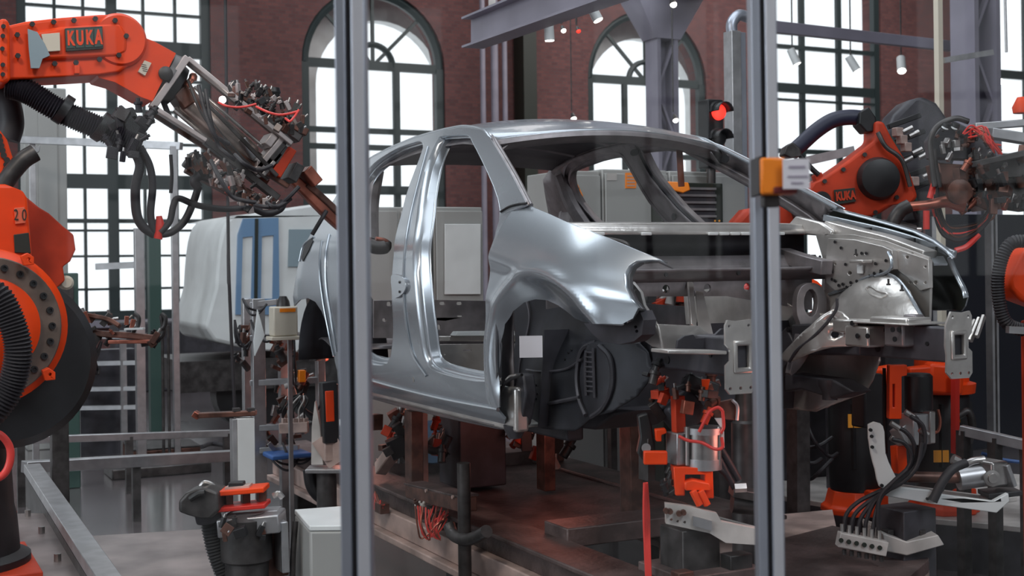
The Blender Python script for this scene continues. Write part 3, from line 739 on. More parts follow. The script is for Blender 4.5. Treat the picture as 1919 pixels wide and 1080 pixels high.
# ---- floor: pan, tunnel, cross members, inner sills
def floorp(s, t):
    u = UC+s*.74; v = V0+.55+1.5*t; z = Z0+.2+.17*sms(1-abs(s)/.26*1.1)*(1) + .012*math.sin(t*24)*(1 if .3 < abs(s) < .9 else 0)
    return Vector((u, v, z))
gridsheet(floorp, 36, 30).build('floor_pan', 'galv', car, solid=.005)
gridsheet(lambda s, t: Vector((UC+s*.72, V0+2.1+1.1*t, Z0+.42+.02*math.sin(t*20))), 16, 14).build('boot_floor', 'inner', car, solid=.005)
for v, z in ((.98, .33), (1.42, .36)):
    for s in (-1, 1):
        mb = MB(); mb.box((UC+s*.5, V0+v, Z0+(.2+z)/2+.01), (.5, .11, z-.18)); mb.build('seat_cross_member', 'galv', car, bevel=.012)
for s in (-1, 1):
    mb = MB(); mb.box((UC+s*.735, V0+1.3, Z0+.28), (.06, 1.7, .17)); mb.build('inner_sill', 'galv', car, bevel=.012)
    mb = MB()
    for k in range(7): mb.box((UC+s*(.704 if s > 0 else .704), V0+.65+k*.22, Z0+.31), (.004, .05, .02))
    parts(mb, 'sill_slot', 'black', car)
    MB().box((UC+s*.45, V0+1.3, Z0+.16), (.08, 1.5, .06)).build('floor_rail', 'under', car, bevel=.01)
def vpan(px, V, th, nm, m, holes=()):
    return MB().prism([aV(x, y, V) for x, y in px], (0, th, 0), [[aV(x+w_*a, y+h_*b, V) for a, b in ((-1, -.6), (-.6, -1), (.6, -1), (1, -.6), (1, .6), (.6, 1), (-.6, 1), (-1, .6))] for x, y, w_, h_ in holes]).build(nm, m, car, bevel=.003)
vpan([(700, 563), (800, 562), (1000, 566), (1000, 636), (700, 634)], V0+2.02, .012, 'rear_seat_panel', 'inner', [(829, 569, 5, 3), (861, 569, 5, 3), (812, 594, 5, 1.5), (862, 593, 5, 1.5), (808, 611, 3, 3), (822, 614, 4, 5), (729, 570, 4, 4), (700+20, 600, 3, 3)])
vpan([(780, 630), (1000, 630), (1000, 640), (780, 640)], V0+1.75, .03, 'seat_rail', 'galv'); vpan([(858, 622), (1000, 620), (1000, 629), (852, 630)], V0+1.7, .06, 'seat_rail', 'white')
vpan([(775, 646), (1000, 644), (1000, 728), (775, 716)], V0+1.32, .012, 'seat_heelboard', 'galv', [(876, 657, 8, 2), (833, 664, 1.5, 1.5)])
# vertical panel with slots seen through the near front opening (rear seat riser, far side)
mb = MB(); mb.prism([(UC+.66, V0+.6, Z0+.36), (UC+.66, V0+1.9, Z0+.36), (UC+.66, V0+1.9, Z0+.62), (UC+.66, V0+.6, Z0+.60)], (.012, 0, 0), [[(UC+.66, v+a*.05, Z0+.5+b*.018) for a, b in ((-1, -1), (1, -1), (1, 1), (-1, 1))] for v in [V0+.75+.2*k for k in range(6)]]).build('inner_side_riser', 'under', car, smooth=False)
# ---- near and far front wing (fender)
F_OUT = [(943, 396), (965, 386), (988, 383), (1006, 392), (1030, 402), (1060, 416), (1100, 431), (1150, 451), (1200, 472), (1237, 487), (1215, 487), (1192, 489), (1178, 498), (1170, 514), (1171, 538), (1181, 560), (1196, 577),
         (1186, 597), (1165, 608), (1135, 607), (1094, 604), (1078, 597), (1062, 584), (1045, 572), (1025, 563), (1003, 561), (982, 567), (962, 583), (946, 608), (937, 645), (934, 700), (936, 764), (918, 763), (911, 745), (907, 700), (906, 640), (910, 575), (918, 500), (927, 445)]
ARC = SP(1010, 722, hwf)
def wingmap(a, b):
    u = UC-hwf(a, b); r = math.hypot(a-ARC[0], b-ARC[1])
    R2 = .385
    g = sms((b-ARC[1]+.2)/.3)
    u += g*1.1*sofp(R2-r, .008)
    u -= g*.008*math.exp(-((r-R2-.015)/.025)**2)
    return Vector((u, a, b))
FO = chart(F_OUT, lambda a, b: UC-wingmap(a, b).x)
wing = sheet(MB(), FO, [], wingmap, .0125)
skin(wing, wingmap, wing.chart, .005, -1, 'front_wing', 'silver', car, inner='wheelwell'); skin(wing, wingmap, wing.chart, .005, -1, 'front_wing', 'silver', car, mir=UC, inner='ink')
def edge(P, inset, hw=hwf):       # return flange along part of a traced edge, turned inboard
    L = chart(P, hw); a = [Vector((UC-hw(y, z), y, z)) for y, z in L]; b = [p+Vector(inset) for p in a]; n = len(a)
    return MB().add(a+b, [(i, i+1, i+1+n, i+n) for i in range(n-1)])
for pts, ins, nm, mt in (([(1237, 487), (1215, 487), (1192, 489), (1178, 498), (1170, 514), (1171, 538), (1181, 560), (1196, 577)], (.05, .03, -.01), 'headlamp_flange', 'white'),
                     ([(988, 383), (1006, 392), (1030, 402), (1060, 416), (1100, 431), (1150, 451), (1200, 472), (1237, 487)], (.05, .0, -.03), 'bonnet_flange', 'silver')):
    e = edge(pts, ins); e.build(nm, mt if mt != 'white' else 'silver', car, solid=.003, recalc=False); mirror(edge(pts, tuple(q*.35 for q in ins))).build(nm, 'silver', car, solid=.003, recalc=False)
mb = MB().tube([Vector((UC-hwb(*SP(x, y))-.004, *SP(x, y))) for x, y in ((940, 397), (955, 388), (972, 383), (989, 381))], .0045, 6); mb.build('wing_joint', 'black', car)
# ---- engine bay, both sides by mirroring
def both(name, f, m, m2=None, **k):
    a = f(); a.build(name, m, car, **k); mirror(a).build(name, m2 or m, car, **k)
RU = .47
def rail():
    mb = MB(); z = Z0+.53
    P = [(UC-RU, V0-.55, z), (UC-RU, V0-.1, z), (UC-RU, V0+.3, z-.02), (UC-RU+.03, V0+.55, z-.2), (UC-RU+.05, V0+.8, z-.3)]
    for i in range(len(P)-1): mb.bar(P[i], P[i+1], .08, .125)
    return mb
both('chassis_rail', rail, 'under', bevel=.008)
MB().prism([(UC-.64, V0+.5, Z0+.2), (UC+.64, V0+.5, Z0+.2), (UC+.64, V0+.44, Z0+.58), (UC-.64, V0+.44, Z0+.58)], (0, .008, 0)).build('toe_board', 'under', car)
def railholes():
    mb = MB()
    for k, (v, z, r) in enumerate([(-.45+.11*j, .55+.02*(j % 3-1), .008+.003*(j % 2)) for j in range(8)]+[(-.2, .5, .014), (.1, .49, .014), (.2, .52, .012)]):
        mb.cyl((UC-RU+.0405, V0+v, Z0+z), (UC-RU+.044, V0+v, Z0+z), r, n=12)
        mb.cyl((UC-RU-.0405, V0+v, Z0+z), (UC-RU-.044, V0+v, Z0+z), r, n=12)
    return mb
parts(railholes(), 'rail_hole', 'black', car); parts(mirror(railholes()), 'rail_hole', 'black', car)
def plate():
    c = Vector((UC-RU, V0-.56, Z0+.53)); w_, h = .062, .118
    out = [(-w_, -h*.85), (-w_*.75, -h), (w_*.6, -h), (w_, -h*.8), (w_*.95, -h*.3), (w_*1.05, 0), (w_, h*.6), (w_*.6, h), (-w_*.3, h*.96), (-w_*.85, h), (-w_, h*.85), (-w_, h*.35), (-w_*.72, h*.2), (-w_*.72, -.1*h), (-w_, -.22*h)]
    hole = [(-.022+.0, -.035), (.022, -.035), (.022, .035), (-.022, .035)]
    mb = MB(); mb.prism([c+Vector((x, 0, z)) for x, z in out], (0, .008, 0), [[c+Vector((x+.004, 0, z)) for x, z in hole]]+[[c+Vector((x+.006*math.cos(k), 0, z+.006*math.sin(k))) for k in (0, 1.05, 2.1, 3.14, 4.2, 5.2)] for x, z in ((-.045, -.1), (.035, -.1), (-.045, .098), (.03, .098), (-.005, -.1))])
    return mb
both('crash_plate', plate, 'galv', bevel=.002)
def collar():
    c = Vector((UC-RU+.004, V0-.568, Z0+.53)); o = [(-.036, -.052), (.036, -.052), (.036, .052), (-.036, .052)]; i = [(-.022, -.035), (.022, -.035), (.022, .035), (-.022, .035)]
    return MB().prism([c+Vector((x, 0, z)) for x, z in o], (0, .01, 0), [[c+Vector((x, 0, z)) for x, z in i]])
both('plate_collar', collar, 'galv', bevel=.005)
# cowl and dash cross members
def cross(u0, u1, v, z, dv, dz): return MB().box((UC+(u0+u1)/2, V0+v, Z0+z), (u1-u0, dv, dz))
cow = MB()
def cowlp(s, t): return Vector((UC+s*.70, V0+.44-.10*(1-s*s)+.02*t, Z0+.945+(.037)*t-.004*(1-s*s)))
gridsheet(cowlp, 28, 1).build('cowl_panel', 'galv', car, solid=.006)
gridsheet(lambda s, t: Vector((UC+s*.70, V0+.46-.10*(1-s*s)+.16*t, Z0+.982+.012*t)), 28, 2).build('cowl_top', 'galv', car, solid=.004)
mb = MB()
for s in (-.62, -.34, .1, .18, .26, .34, .62):
    p = cowlp(s, 0); mb.box((p.x, p.y-.006, p.z+.002), (.045, .012, .012))
parts(mb, 'cowl_clip', 'white', car, bevel=.003)
gridsheet(lambda s, t: Vector((UC+s*.68, V0+.52, Z0+.855+.10*t)), 12, 1).build('plenum_wall', 'under', car, solid=.004)
MB().bar((UC-.66, V0+.48, Z0+.853), (UC+.66, V0+.48, Z0+.853), .05, .012).build('plenum_seam', 'black', car)
gridsheet(lambda s, t: Vector((UC+s*.66, V0+.38+.04*t, Z0+.80+.055*t)), 12, 3).build('dash_upper', 'inner', car, solid=.004)
gridsheet(lambda s, t: Vector((UC+s*.66, V0+.30+.06*math.cos(PI*t), Z0+.755+.05*t)), 16, 6).build('dash_cross_member', 'inner', car, solid=.006)
mb = MB().prism([(UC-.64, V0+.42, Z0+.66), (UC-.30, V0+.42, Z0+.70), (UC+.2, V0+.42, Z0+.69), (UC+.64, V0+.42, Z0+.62), (UC+.64, V0+.42, Z0+.77), (UC-.64, V0+.42, Z0+.77)], (0, .01, 0), [[(UC+x+.018*math.cos(k*PI/5), V0+.42, Z0+.725+.018*math.sin(k*PI/5)) for k in range(10)] for x in (-.3, -.1, .1, .3)]); mb.build('bulkhead', 'inner', car, smooth=False)
for x in (-.42, -.25, .05, .25, .45): pass
mb = MB()
for x in (-.5, -.22, .12, .3, .52): mb.cyl((UC+x, V0+.235, Z0+.785), (UC+x, V0+.243, Z0+.785), .008, n=10)
parts(mb, 'dash_hole', 'black', car)
mb = MB(); mb.tube([aV(1080, 452, V0+.3), aV(1130, 448, V0+.25), aV(1172, 456, V0+.2), aV(1176, 470, V0+.2), aV(1168, 478, V0+.2)], .008, 8); mb.build('bonnet_hinge', 'dsteel', car)
# pedal-box stay: light vertical struts through the open bulkhead
MB().bar(aV(1293, 528, V0+.42), aV(1299, 612, V0+.25), .03, .012, (0, 1, 0)).build('bulkhead_strut', 'galv', car, bevel=.003)
MB().prism([aV(1304, 545, V0+.4), aV(1318, 548, V0+.4), (aV(1338, 632, V0+.2)), aV(1312, 632, V0+.2)], (0, .008, 0)).build('bulkhead_gusset', 'galv', car, bevel=.002)
# ---- near front corner: lamp carrier, battery tray, wheel house
def nplate(px, u, th, name, m, bev=.003, holes=()):
    mb = MB().prism([aU(x, y, u) for x, y in px], (th, 0, 0), [[aU(x+r*math.cos(k*PI/4), y+r*math.sin(k*PI/4), u) for k in range(8)] for x, y, r in holes]); return mb.build(name, m, car, bevel=bev)
nplate([(1094, 606), (1165, 611), (1186, 600), (1198, 582), (1206, 600), (1203, 628), (1188, 640), (1160, 646), (1125, 640), (1108, 624)], UC-.70, .05, 'bumper_bracket', 'under', .01, [(1191, 613, 3), (1193, 621, 3)])
nplate([(1184, 528), (1200, 548), (1206, 572), (1222, 596), (1238, 628), (1240, 654), (1222, 650), (1208, 640), (1204, 606), (1198, 578), (1186, 556)], UC-.60, .012, 'lamp_carrier', 'galv', .003, [(1190, 543, 2)])
MB().tube([aU(1222, 596, UC-.61), aU(1236, 628, UC-.61), aU(1244, 655, UC-.61)], .006, 8).build('carrier_edge', 'galv', car)
p0 = [aV(x, y, V0-.35) for x, y in ((1232, 608), (1312, 611), (1336, 632), (1362, 628), (1350, 655), (1244, 655))]
MB().prism(p0, (0, .012, 0)).build('battery_tray_back', 'galv', car, bevel=.003)
a = aV(1236, 658, V0-.50); b = aV(1345, 660, V0-.50); MB().bar(a, b, .10, .012).build('tray_lip', 'galv', car, bevel=.003)
p0 = [aV(x, y, V0-.42) for x, y in ((1268, 654), (1270, 638), (1282, 630), (1300, 627), (1304, 634), (1335, 632), (1352, 616), (1362, 617), (1370, 655))]
MB().prism(p0, (0, .01, 0)).build('front_gusset', 'under', car, bevel=.002)
# near apron seen dark through the wheel arch
def wellp(a, b):
    p = aU(a, b, UC-.50); u = UC-.50
    u -= .10*math.exp(-((a-1165)/48)**2)*(1 if b > 640 else .6)      # strut tower bulge
    u -= .10*math.exp(-((a-1060)/60)**2)*sms((b-560)/150)
    return Vector((u, p.y, p.z))
WO = [(925, 560), (985, 545), (1060, 560), (1110, 600), (1195, 610), (1225, 660), (1232, 700), (1212, 742), (1185, 770), (1160, 778), (1110, 806), (1060, 800), (1010, 790), (972, 788), (965, 800), (940, 795)]
mb = MB(); vs0 = len(WO)
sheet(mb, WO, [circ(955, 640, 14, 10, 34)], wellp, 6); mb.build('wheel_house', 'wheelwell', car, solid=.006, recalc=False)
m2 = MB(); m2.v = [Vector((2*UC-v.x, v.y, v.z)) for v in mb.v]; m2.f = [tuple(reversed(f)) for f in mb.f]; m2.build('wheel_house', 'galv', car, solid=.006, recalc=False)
def wt(x, y, o=.012): p = wellp(x, y); return Vector((p.x-o, p.y, p.z))
# strut tower rib pack
mb = MB(); mb.tube([wt(1145, 655), wt(1146, 700), wt(1148, 738)], .006, 6).tube([wt(1163, 650), wt(1165, 700), wt(1166, 742)], .006, 6)
for k in range(9): y = 658+k*9; mb.tube([wt(1146, y), wt(1164, y+1)], .004, 6, 0)
parts(mb, 'rib_pack', 'under', car)
mb = MB(); mb.tube([wt(1148, 640), wt(1128, 655), wt(1120, 700), wt(1126, 745), wt(1146, 775)], .009, 6).tube([wt(1172, 645), wt(1186, 670), wt(1188, 720), wt(1178, 760), wt(1160, 778)], .009, 6); parts(mb, 'tower_flange', 'under', car)
mb = MB(); mb.tube([wt(988, 550), wt(1000, 600), wt(988, 680), wt(984, 740), wt(975, 795)], .006, 6).tube([wt(1012, 692), wt(1060, 694), wt(1098, 690), wt(1130, 672)], .005, 6).tube([wt(1010, 760), wt(1080, 752), wt(1128, 742)], .008, 6)
parts(mb, 'panel_seam', 'under', car)
mb = MB()
for x, y in ((995, 728), (997, 736), (997, 746), (998, 754), (999, 762), (1001, 775), (1046, 720), (1048, 736), (1001, 715), (1046, 745), (1095, 660), (1099, 655), (1092, 672)): mb.cyl(wt(x, y, .008), wt(x, y, .004), .005, n=8)
parts(mb, 'drain_hole', 'black', car)
MB().box(aU(995, 650, UC-.76), (.085, .004, .080), rz=-.4).build('paper_tag', 'paper', car)
# lower hinge pillar / sill end behind the wing
nplate([(938, 706), (962, 700), (980, 702), (985, 740), (974, 798), (952, 806), (938, 795), (936, 760)], UC-.74, .05, 'sill_end_bracket', 'under', .012)
MB().tube([aU(x, y, UC-.80) for x, y in ((936, 762), (938, 735), (945, 720), (956, 712), (970, 706), (978, 703))], .006, 8).build('sealing_bead', 'black', car)
MB().tube([aU(x, y, UC-.80) for x, y in ((948, 712), (956, 705), (968, 703))], .004, 6).build('bead_clip', 'galv', car)
MB().lathe(aU(965, 797, UC-.74), (0, 0, -1), [(0, .045), (.02, .04), (.05, .025)], 16).build('jacking_mount', 'under', car)
nplate([(958, 800), (1000, 790), (1060, 800), (1112, 806), (1150, 780), (1190, 770), (1150, 766), (1060, 770), (985, 770)], UC-.45, .3, 'underbody_panel', 'under', .01)
# ---- far front apron, facing the camera
FUa = UC+.50
def fpl(px, u, th, name, m='galv', bev=.003, holes=()): return nplate(px, u, th, name, m, bev, holes)
rnd = random.Random(3)
hs = [(x, y, 1.5+1.2*rnd.random()) for x, y in [(1560+rnd.random()*170, 470+rnd.random()*60) for _ in range(46)]]
ok = []
for h in hs:
    if all(math.hypot(h[0]-g[0], h[1]-g[1]) > 8 for g in ok): ok.append(h)
fpl([(1528, 438), (1600, 440), (1660, 452), (1740, 482), (1743, 545), (1740, 640), (1540, 650), (1545, 560), (1546, 500)], FUa+.10, .012, 'apron_panel', 'galv', .003, ok)
fpl([(1552, 447), (1600, 449), (1655, 462), (1672, 470), (1674, 505), (1640, 522), (1565, 545), (1548, 530), (1548, 480)], FUa+.06, .05, 'strut_tower', 'galv', .012, [(1605, 478, 3), (1592, 512, 4), (1622, 476, 2), (1638, 515, 2), (1565, 495, 2)])
fpl([(1678, 466), (1740, 487), (1741, 540), (1724, 545), (1700, 520), (1680, 505)], FUa+.085, .02, 'front_apron', 'galv', .004, [(1734, 500, 2.5), (1734, 530, 2.5), (1716, 530, 4), (1700, 482, 3)])
for x, y in [(685, 730), (712, 722), (738, 742), (765, 712), (805, 702), (770, 738), (885, 692), (890, 668), (922, 650), (925, 672), (962, 652), (965, 634), (1000, 650), (838, 516), (868, 516), (640, 690), (660, 700), (930, 585), (1000, 565), (560, 540), (600, 580), (640, 640), (730, 590), (660, 440), (700, 480)]:
    p = aU(1380+x/3.56, 330+y/3.56, FUa+.055); MB().cyl(p, p-Vector((.004, 0, 0)), .0065, n=8).build('punched_hole', 'black', car)
MB().tube([aU(x, y, FUa+.05) for x, y in ((1664, 472), (1670, 485), (1670, 500), (1662, 510), (1640, 518))], .006, 8).build('tower_ridge', 'silver', car)
MB().bar(aU(1600, 490, FUa+.03), aU(1626, 490, FUa+.03), .05, .012).build('tower_bracket', 'galv', car, bevel=.003); MB().box(aU(1612, 505, FUa+.05), (.01, .03, .035)).build('bracket_tab', 'white', car, bevel=.003)
# wheel house dome towards the engine bay
def dome(a, b):
    q = math.hypot((a-1672)/118, (b-632)/122); hgt = .13*math.sqrt(max(0, 1-min(1, q)**2))
    p = aU(a, b, FUa+.10); return Vector((FUa+.10-hgt, p.y, p.z))
DO = [(1556, 636), (1560, 600), (1575, 565), (1600, 540), (1632, 522), (1668, 513), (1700, 522), (1730, 545), (1750, 575), (1768, 605), (1790, 622), (1792, 636)]
mb = sheet(MB(), DO, [], dome, 6); mb.build('wheel_house_dome', 'galv', car, solid=.005, recalc=False)
MB().tube([dome(a, b)-Vector((.006, 0, 0)) for a, b in ((1556, 552), (1600, 536), (1640, 520), (1668, 513), (1700, 522), (1730, 548), (1752, 580), (1768, 605), (1790, 620))], .007, 8).build('dome_flange', 'silver', car)
mb = MB().tube([dome(a, b)-Vector((.004, 0, 0)) for a, b in ((1655, 540), (1672, 552), (1690, 556), (1698, 550), (1680, 545), (1662, 537), (1655, 540))], .004, 6); mb.build('dome_swage', 'galv', car)
for x, y in ((1665, 532), (1690, 543), (1604, 476), (1752, 628), (1690, 630)):
    p = aU(x, y, FUa-.06); MB().lathe(p, (0, 0, 1), [(-.006, .008), (.0, .008), (.001, .004), (.018, .004)], 10).build('stud', 'dsteel', car)
# upper wing rail, A pillar brace
def boxrail(px, u, wd, ht, name, m):
    return MB().sweep([aU(x, y, u) for x, y in px], wd, ht).build(name, m, car, bevel=.004)
boxrail([(1556, 425), (1610, 440), (1670, 455), (1742, 482)], UC+.66, .07, .05, 'upper_wing_rail', 'galv')
boxrail([(1545, 408), (1590, 418), (1660, 434), (1740, 458), (1790, 478)], UC+.74, .02, .03, 'wing_support', 'silver')
mb = MB()
for x, y in ((1610, 432), (1690, 452), (1730, 468)):
    p = aU(x, y, UC+.70); mb.box(p, (.012, .14, .02))
parts(mb, 'rail_slot', 'black', car)
for x in (1588, 1683, 1755): MB().bar(aU(x, 432+(x-1588)*.3, UC+.70), aU(x+8, 446+(x-1588)*.3, UC+.67), .05, .008).build('support_bridge', 'silver', car)
fpl([(1490, 405), (1540, 418), (1560, 432), (1556, 448), (1530, 442), (1480, 438), (1470, 428)], UC+.60, .03, 'cowl_end_gusset', 'galv', .008)
# far cowl cross beam end with holes
boxrail([(1468, 478), (1510, 492), (1550, 502)], FUa+.02, .06, .06, 'dash_cross_end', 'inner')
# loop bracket with oval hole and curved gusset
mb = MB(); c = [(1500, 620), (1494, 590), (1494, 560), (1502, 538), (1520, 530), (1538, 536), (1548, 555), (1550, 585), (1545, 620), (1525, 650), (1500, 690), (1480, 700)]
mb.prism([aV(x, y, V0+.25) for x, y in curve2(c, 3)], (0, .03, 0), [[aV(x, y, V0+.25) for x, y in circ(1520, 568, 13, 14, 26)]]); mb.build('pedal_bracket', 'inner', car, bevel=.004)
def gus(a, b): p = aU(a, b, UC+.34); return Vector((UC+.34+.10*sms((a-1470)/110)-.05*math.sin(PI*sms((a-1470)/110)), p.y, p.z))
mb = sheet(MB(), curve2([(1466, 664), (1490, 640), (1520, 612), (1545, 580), (1562, 600), (1570, 630), (1582, 650), (1545, 652), (1510, 668), (1484, 678), (1468, 676)], 2), [circ(1547, 628, 4, 8, 7), circ(1543, 600, 3, 8, 6)], gus, 6); mb.build('curved_gusset', 'galv', car, solid=.006, recalc=False)
MB().tube([gus(a, b)-Vector((.005, 0, 0)) for a, b in ((1482, 678), (1500, 655), (1530, 625), (1548, 585), (1550, 560))], .006, 6).build('gusset_seam', 'under', car)
# battery and engine mounts on the far rail
FR = UC+RU
for (x0, y0, x1, y1, dep, nm, mt) in ((1560, 600, 1612, 622, .10, 'mount_bracket', 'galv'), (1596, 612, 1640, 648, .13, 'mount_bracket', 'galv'), (1664, 598, 1700, 648, .10, 'mount_tower', 'inner'), (1690, 590, 1712, 645, .05, 'mount_tower', 'inner'), (1640, 596, 1712, 606, .12, 'mount_top', 'galv')):
    a = aU(x0, y1, FR-dep/2-.02); b = aU(x1, y0, FR-dep/2-.02); MB().box((FR-dep/2+.01, (a.y+b.y)/2, (a.z+b.z)/2), (dep, abs(b.y-a.y), b.z-a.z)).build(nm, mt, car, bevel=.008)
mb = MB()
for x, y in ((1606, 630), (1625, 630), (1672, 618), (1684, 618), (1676, 636), (1596, 606)):
    p = aU(x, y, FR-.13); mb.cyl(p, p+Vector((.004, 0, 0)), .01, n=10)
parts(mb, 'mount_hole', 'black', car)
MB().box((FR-.02, V0-.28, Z0+.6), (.22, .34, .006)).build('mount_shelf', 'galv', car, bevel=.002)
# front lower corner brackets under the far wing
for k in range(3):
    MB().bar(aU(1806+k*12, 648-k*8, UC+.62), aU(1828+k*8, 600-k*4, UC+.68), .012, .02).build('bumper_stay', 'galv', car, bevel=.003)
# sub-assembly hanging below the far rail
MB().prism([aU(x, y, FR-.04) for x, y in ((1470, 700), (1560, 712), (1600, 735), (1560, 748), (1500, 730), (1470, 735))], (.1, 0, 0)).build('lower_rail_mount', 'under', car, bevel=.008)
MB().lathe(aU(1555, 735, FR-.02), (0, 0, 1), [(-.03, .03), (0, .03), (.03, .045), (.05, .045)], 18).build('bush_seat', 'under', car)
# ================================================================ machinery helpers
def each(lst, name, m, parent, **k):
    for mb in lst: mb.build(name, m, parent, **k)
def bolts(pts, axis, r, parent, name='bolt', m='black', l=.008, n=8):
    a = Vector(axis).normalized()
    for p in pts: MB().cyl(Vector(p), Vector(p)+a*l, r, n=n).build(name, m, parent)
def scatter(rnd, parent, px, depth, n, mats, size=(.02, .06), dj=.12, kinds=('box', 'cyl', 'valve')):
    """small valves, blocks and fittings bolted inside the traced region"""
    x0 = min(p[0] for p in px); x1 = max(p[0] for p in px); y0 = min(p[1] for p in px); y1 = max(p[1] for p in px); k = 0
    for _ in range(n*20):
        if k >= n: break
        x = rnd.uniform(x0, x1); y = rnd.uniform(y0, y1)
        if not inpoly(x, y, px): continue
        k += 1; c = aD(x, y, depth+rnd.uniform(-dj, dj)); s = rnd.uniform(*size); kd = rnd.choice(kinds); m = rnd.choice(mats)
        R = Matrix.Rotation(rnd.uniform(-.7, .7), 3, 'Y') @ Matrix.Rotation(rnd.uniform(-.5, .5), 3, 'Z')
        ax = R@Vector((rnd.choice((0, 1)), 0, 1)).normalized()
        if kd == 'box': MB().box(c, (s, s*rnd.uniform(.5, 1), s*rnd.uniform(.4, 1.2)), R=R).build('block', m, parent, bevel=.002)
        elif kd == 'cyl': MB().lathe(c, ax, [(0, s*.3), (s*.7, s*.3), (s*.72, s*.4), (s*.95, s*.4), (s, s*.2), (s*1.3, s*.2)], 12).build('fitting', m, parent)
        else:
            v = MB().box(c, (s*.6, s*.5, s*1.3), R=R).build('valve', m, parent, bevel=.002)
            MB().cyl(c+ax*s*.5, c+ax*s*1.1, s*.16, n=10).build('valve_stem', 'steel', parent)
def cables(rnd, parent, ends, depth, m='rubber', r=.006, sag=30, name='cable', n=1, jit=10):
    for (a, b) in ends:
        for _ in range(n):
            j = lambda: rnd.uniform(-jit, jit)
            mx, my = (a[0]+b[0])/2+j(), max(a[1], b[1])*.5+(a[1]+b[1])*.25+sag+j()
            MB().tube([aD(a[0], a[1], depth), aD((a[0]+mx)/2+j()*.5, (a[1]+my)/2+sag*.3, depth-.03), aD(mx, my, depth+rnd.uniform(-.05, .05)), aD((b[0]+mx)/2, (b[1]+my)/2+sag*.3, depth), aD(b[0], b[1], depth+.02)], r, 8, 5).build(name, m, parent)
def padprism(px, V, th, name, m, parent, bev=.01, holes=(), seg=3):
    return MB().prism([aV(x, y, V) for x, y in px], (0, th, 0), [[aV(x+r*math.cos(k*PI/6), y+r*math.sin(k*PI/6), V) for k in range(12)] for x, y, r in holes]).build(name, m, parent, bevel=bev, seg=seg)
# ================================================================ left welding robot
VR = 5.6
def L(px, py, o=0.0): return aV(px, py, VR+o)
bp = aV(-40, 1000, VR); rob = thing('welding_robot', 'large orange welding robot arm reaching in from the left edge toward the car', 'robot', (bp.x, bp.y, 0))
# forearm housing
fore = [(-30, 50), (14, 48), (48, 40), (110, 33), (187, 27), (212, 27), (236, 37), (254, 56), (262, 76), (258, 100), (246, 120), (226, 134), (190, 140), (140, 143), (60, 147), (10, 148), (-30, 152)]
padprism(fore, VR-.13, .26, 'forearm', 'orange', rob, .035, seg=4)
padprism([(60, 60), (110, 50), (225, 44), (240, 66), (238, 96), (215, 106), (90, 112), (62, 104)], VR-.15, .03, 'forearm_cover', 'orange', rob, .012)
bolts([L(x, y, -.145) for x, y in ((60, 42+4), (100, 39+3), (138, 36+3), (178, 33+3), (215, 37+2), (236, 68), (222, 104), (186, 112), (142, 118), (102, 120), (32, 66), (33, 105))], (0, -1, 0), .011, rob, l=.014, n=6)
padprism([(-2, 36), (12, 34), (18, 44), (20, 150), (6, 156), (-4, 150)], VR-.17, .34, 'forearm_flange', 'orange', rob, .012)
bolts([L(x, y, -.18) for x, y in ((6, 50), (5, 68), (4, 92), (5, 122), (5, 140))], (0, -1, 0), .009, rob, l=.012)
padprism([(140, 122), (150, 122), (150, 138), (140, 138)], VR-.16, .03, 'lug', 'orange', rob, .003)
# nameplate with letter boxes
padprism([(122, 53), (192, 49), (194, 91), (124, 96)], VR-.168, .02, 'name_plate', 'ink', rob, .002)
for i, ch in enumerate('KUKA'):
    x = 132+i*17.4; padprism([(x-7.5, 56-i*.8), (x+7.5, 55-i*.8), (x+8, 90-i*.9), (x-7, 91-i*.9)], VR-.172, .005, 'letter_box', 'green', rob, .001)
    text('letter', ch, L(x+.5, 73-i*.85, -.174), (1, 0, .03), (0, 0, 1), .078, 'orange', rob, .002, .0035, .52)
padprism([(78, 64), (112, 61), (113, 95), (84, 97)], VR-.166, .018, 'worn_label', 'cream', rob, .001)
padprism([(52, 54), (70, 60), (84, 82), (94, 104), (80, 110), (74, 128), (58, 128), (54, 90)], VR-.167, .018, 'pale_blue_sticker', 'glass_dark', rob, .001)
# elbow cylinder and wrist
c = L(214, 84); MB().lathe(c+Vector((0, -.143, 0)), (0, 1, 0), [(0, .10), (.02, .112), (.26, .112), (.28, .10)], 48).build('wrist_joint', 'orange', rob)
padprism([(236, 40), (262, 62), (270, 70), (290, 78), (330, 100), (286, 190), (264, 182), (240, 168), (215, 154), (186, 146), (180, 138), (220, 128), (246, 110)], VR-.11, .22, 'wrist', 'orange', rob, .03, seg=4)
padprism([(259, 134), (271, 113), (284, 118), (272, 142)], VR-.125, .02, 'wrist_label', 'cream', rob, .001)
for k in range(4): MB().bar(L(264+k*1.2, 120+k*4, -.127), L(274+k*1.2, 122+k*4, -.127), .0015, .002, (0, 1, 0)).build('printed_line', 'dsteel', rob)
ax = (L(345, 170)-L(308, 146)).normalized(); fc = L(306, 146)
MB().lathe(fc-ax*.01, ax, [(0, .115), (.02, .12), (.03, .12)], 40).build('wrist_flange', 'dsteel', rob)
MB().lathe(fc+ax*.022, ax, [(0, .10), (.05, .09), (.06, .06)], 32).build('tool_mount', 'black', rob)
MB().lathe(L(310, 138, -.12), (0, -1, 0), [(0, .03), (.01, .03), (.015, .02)], 16).build('mount_plug', 'dsteel', rob)
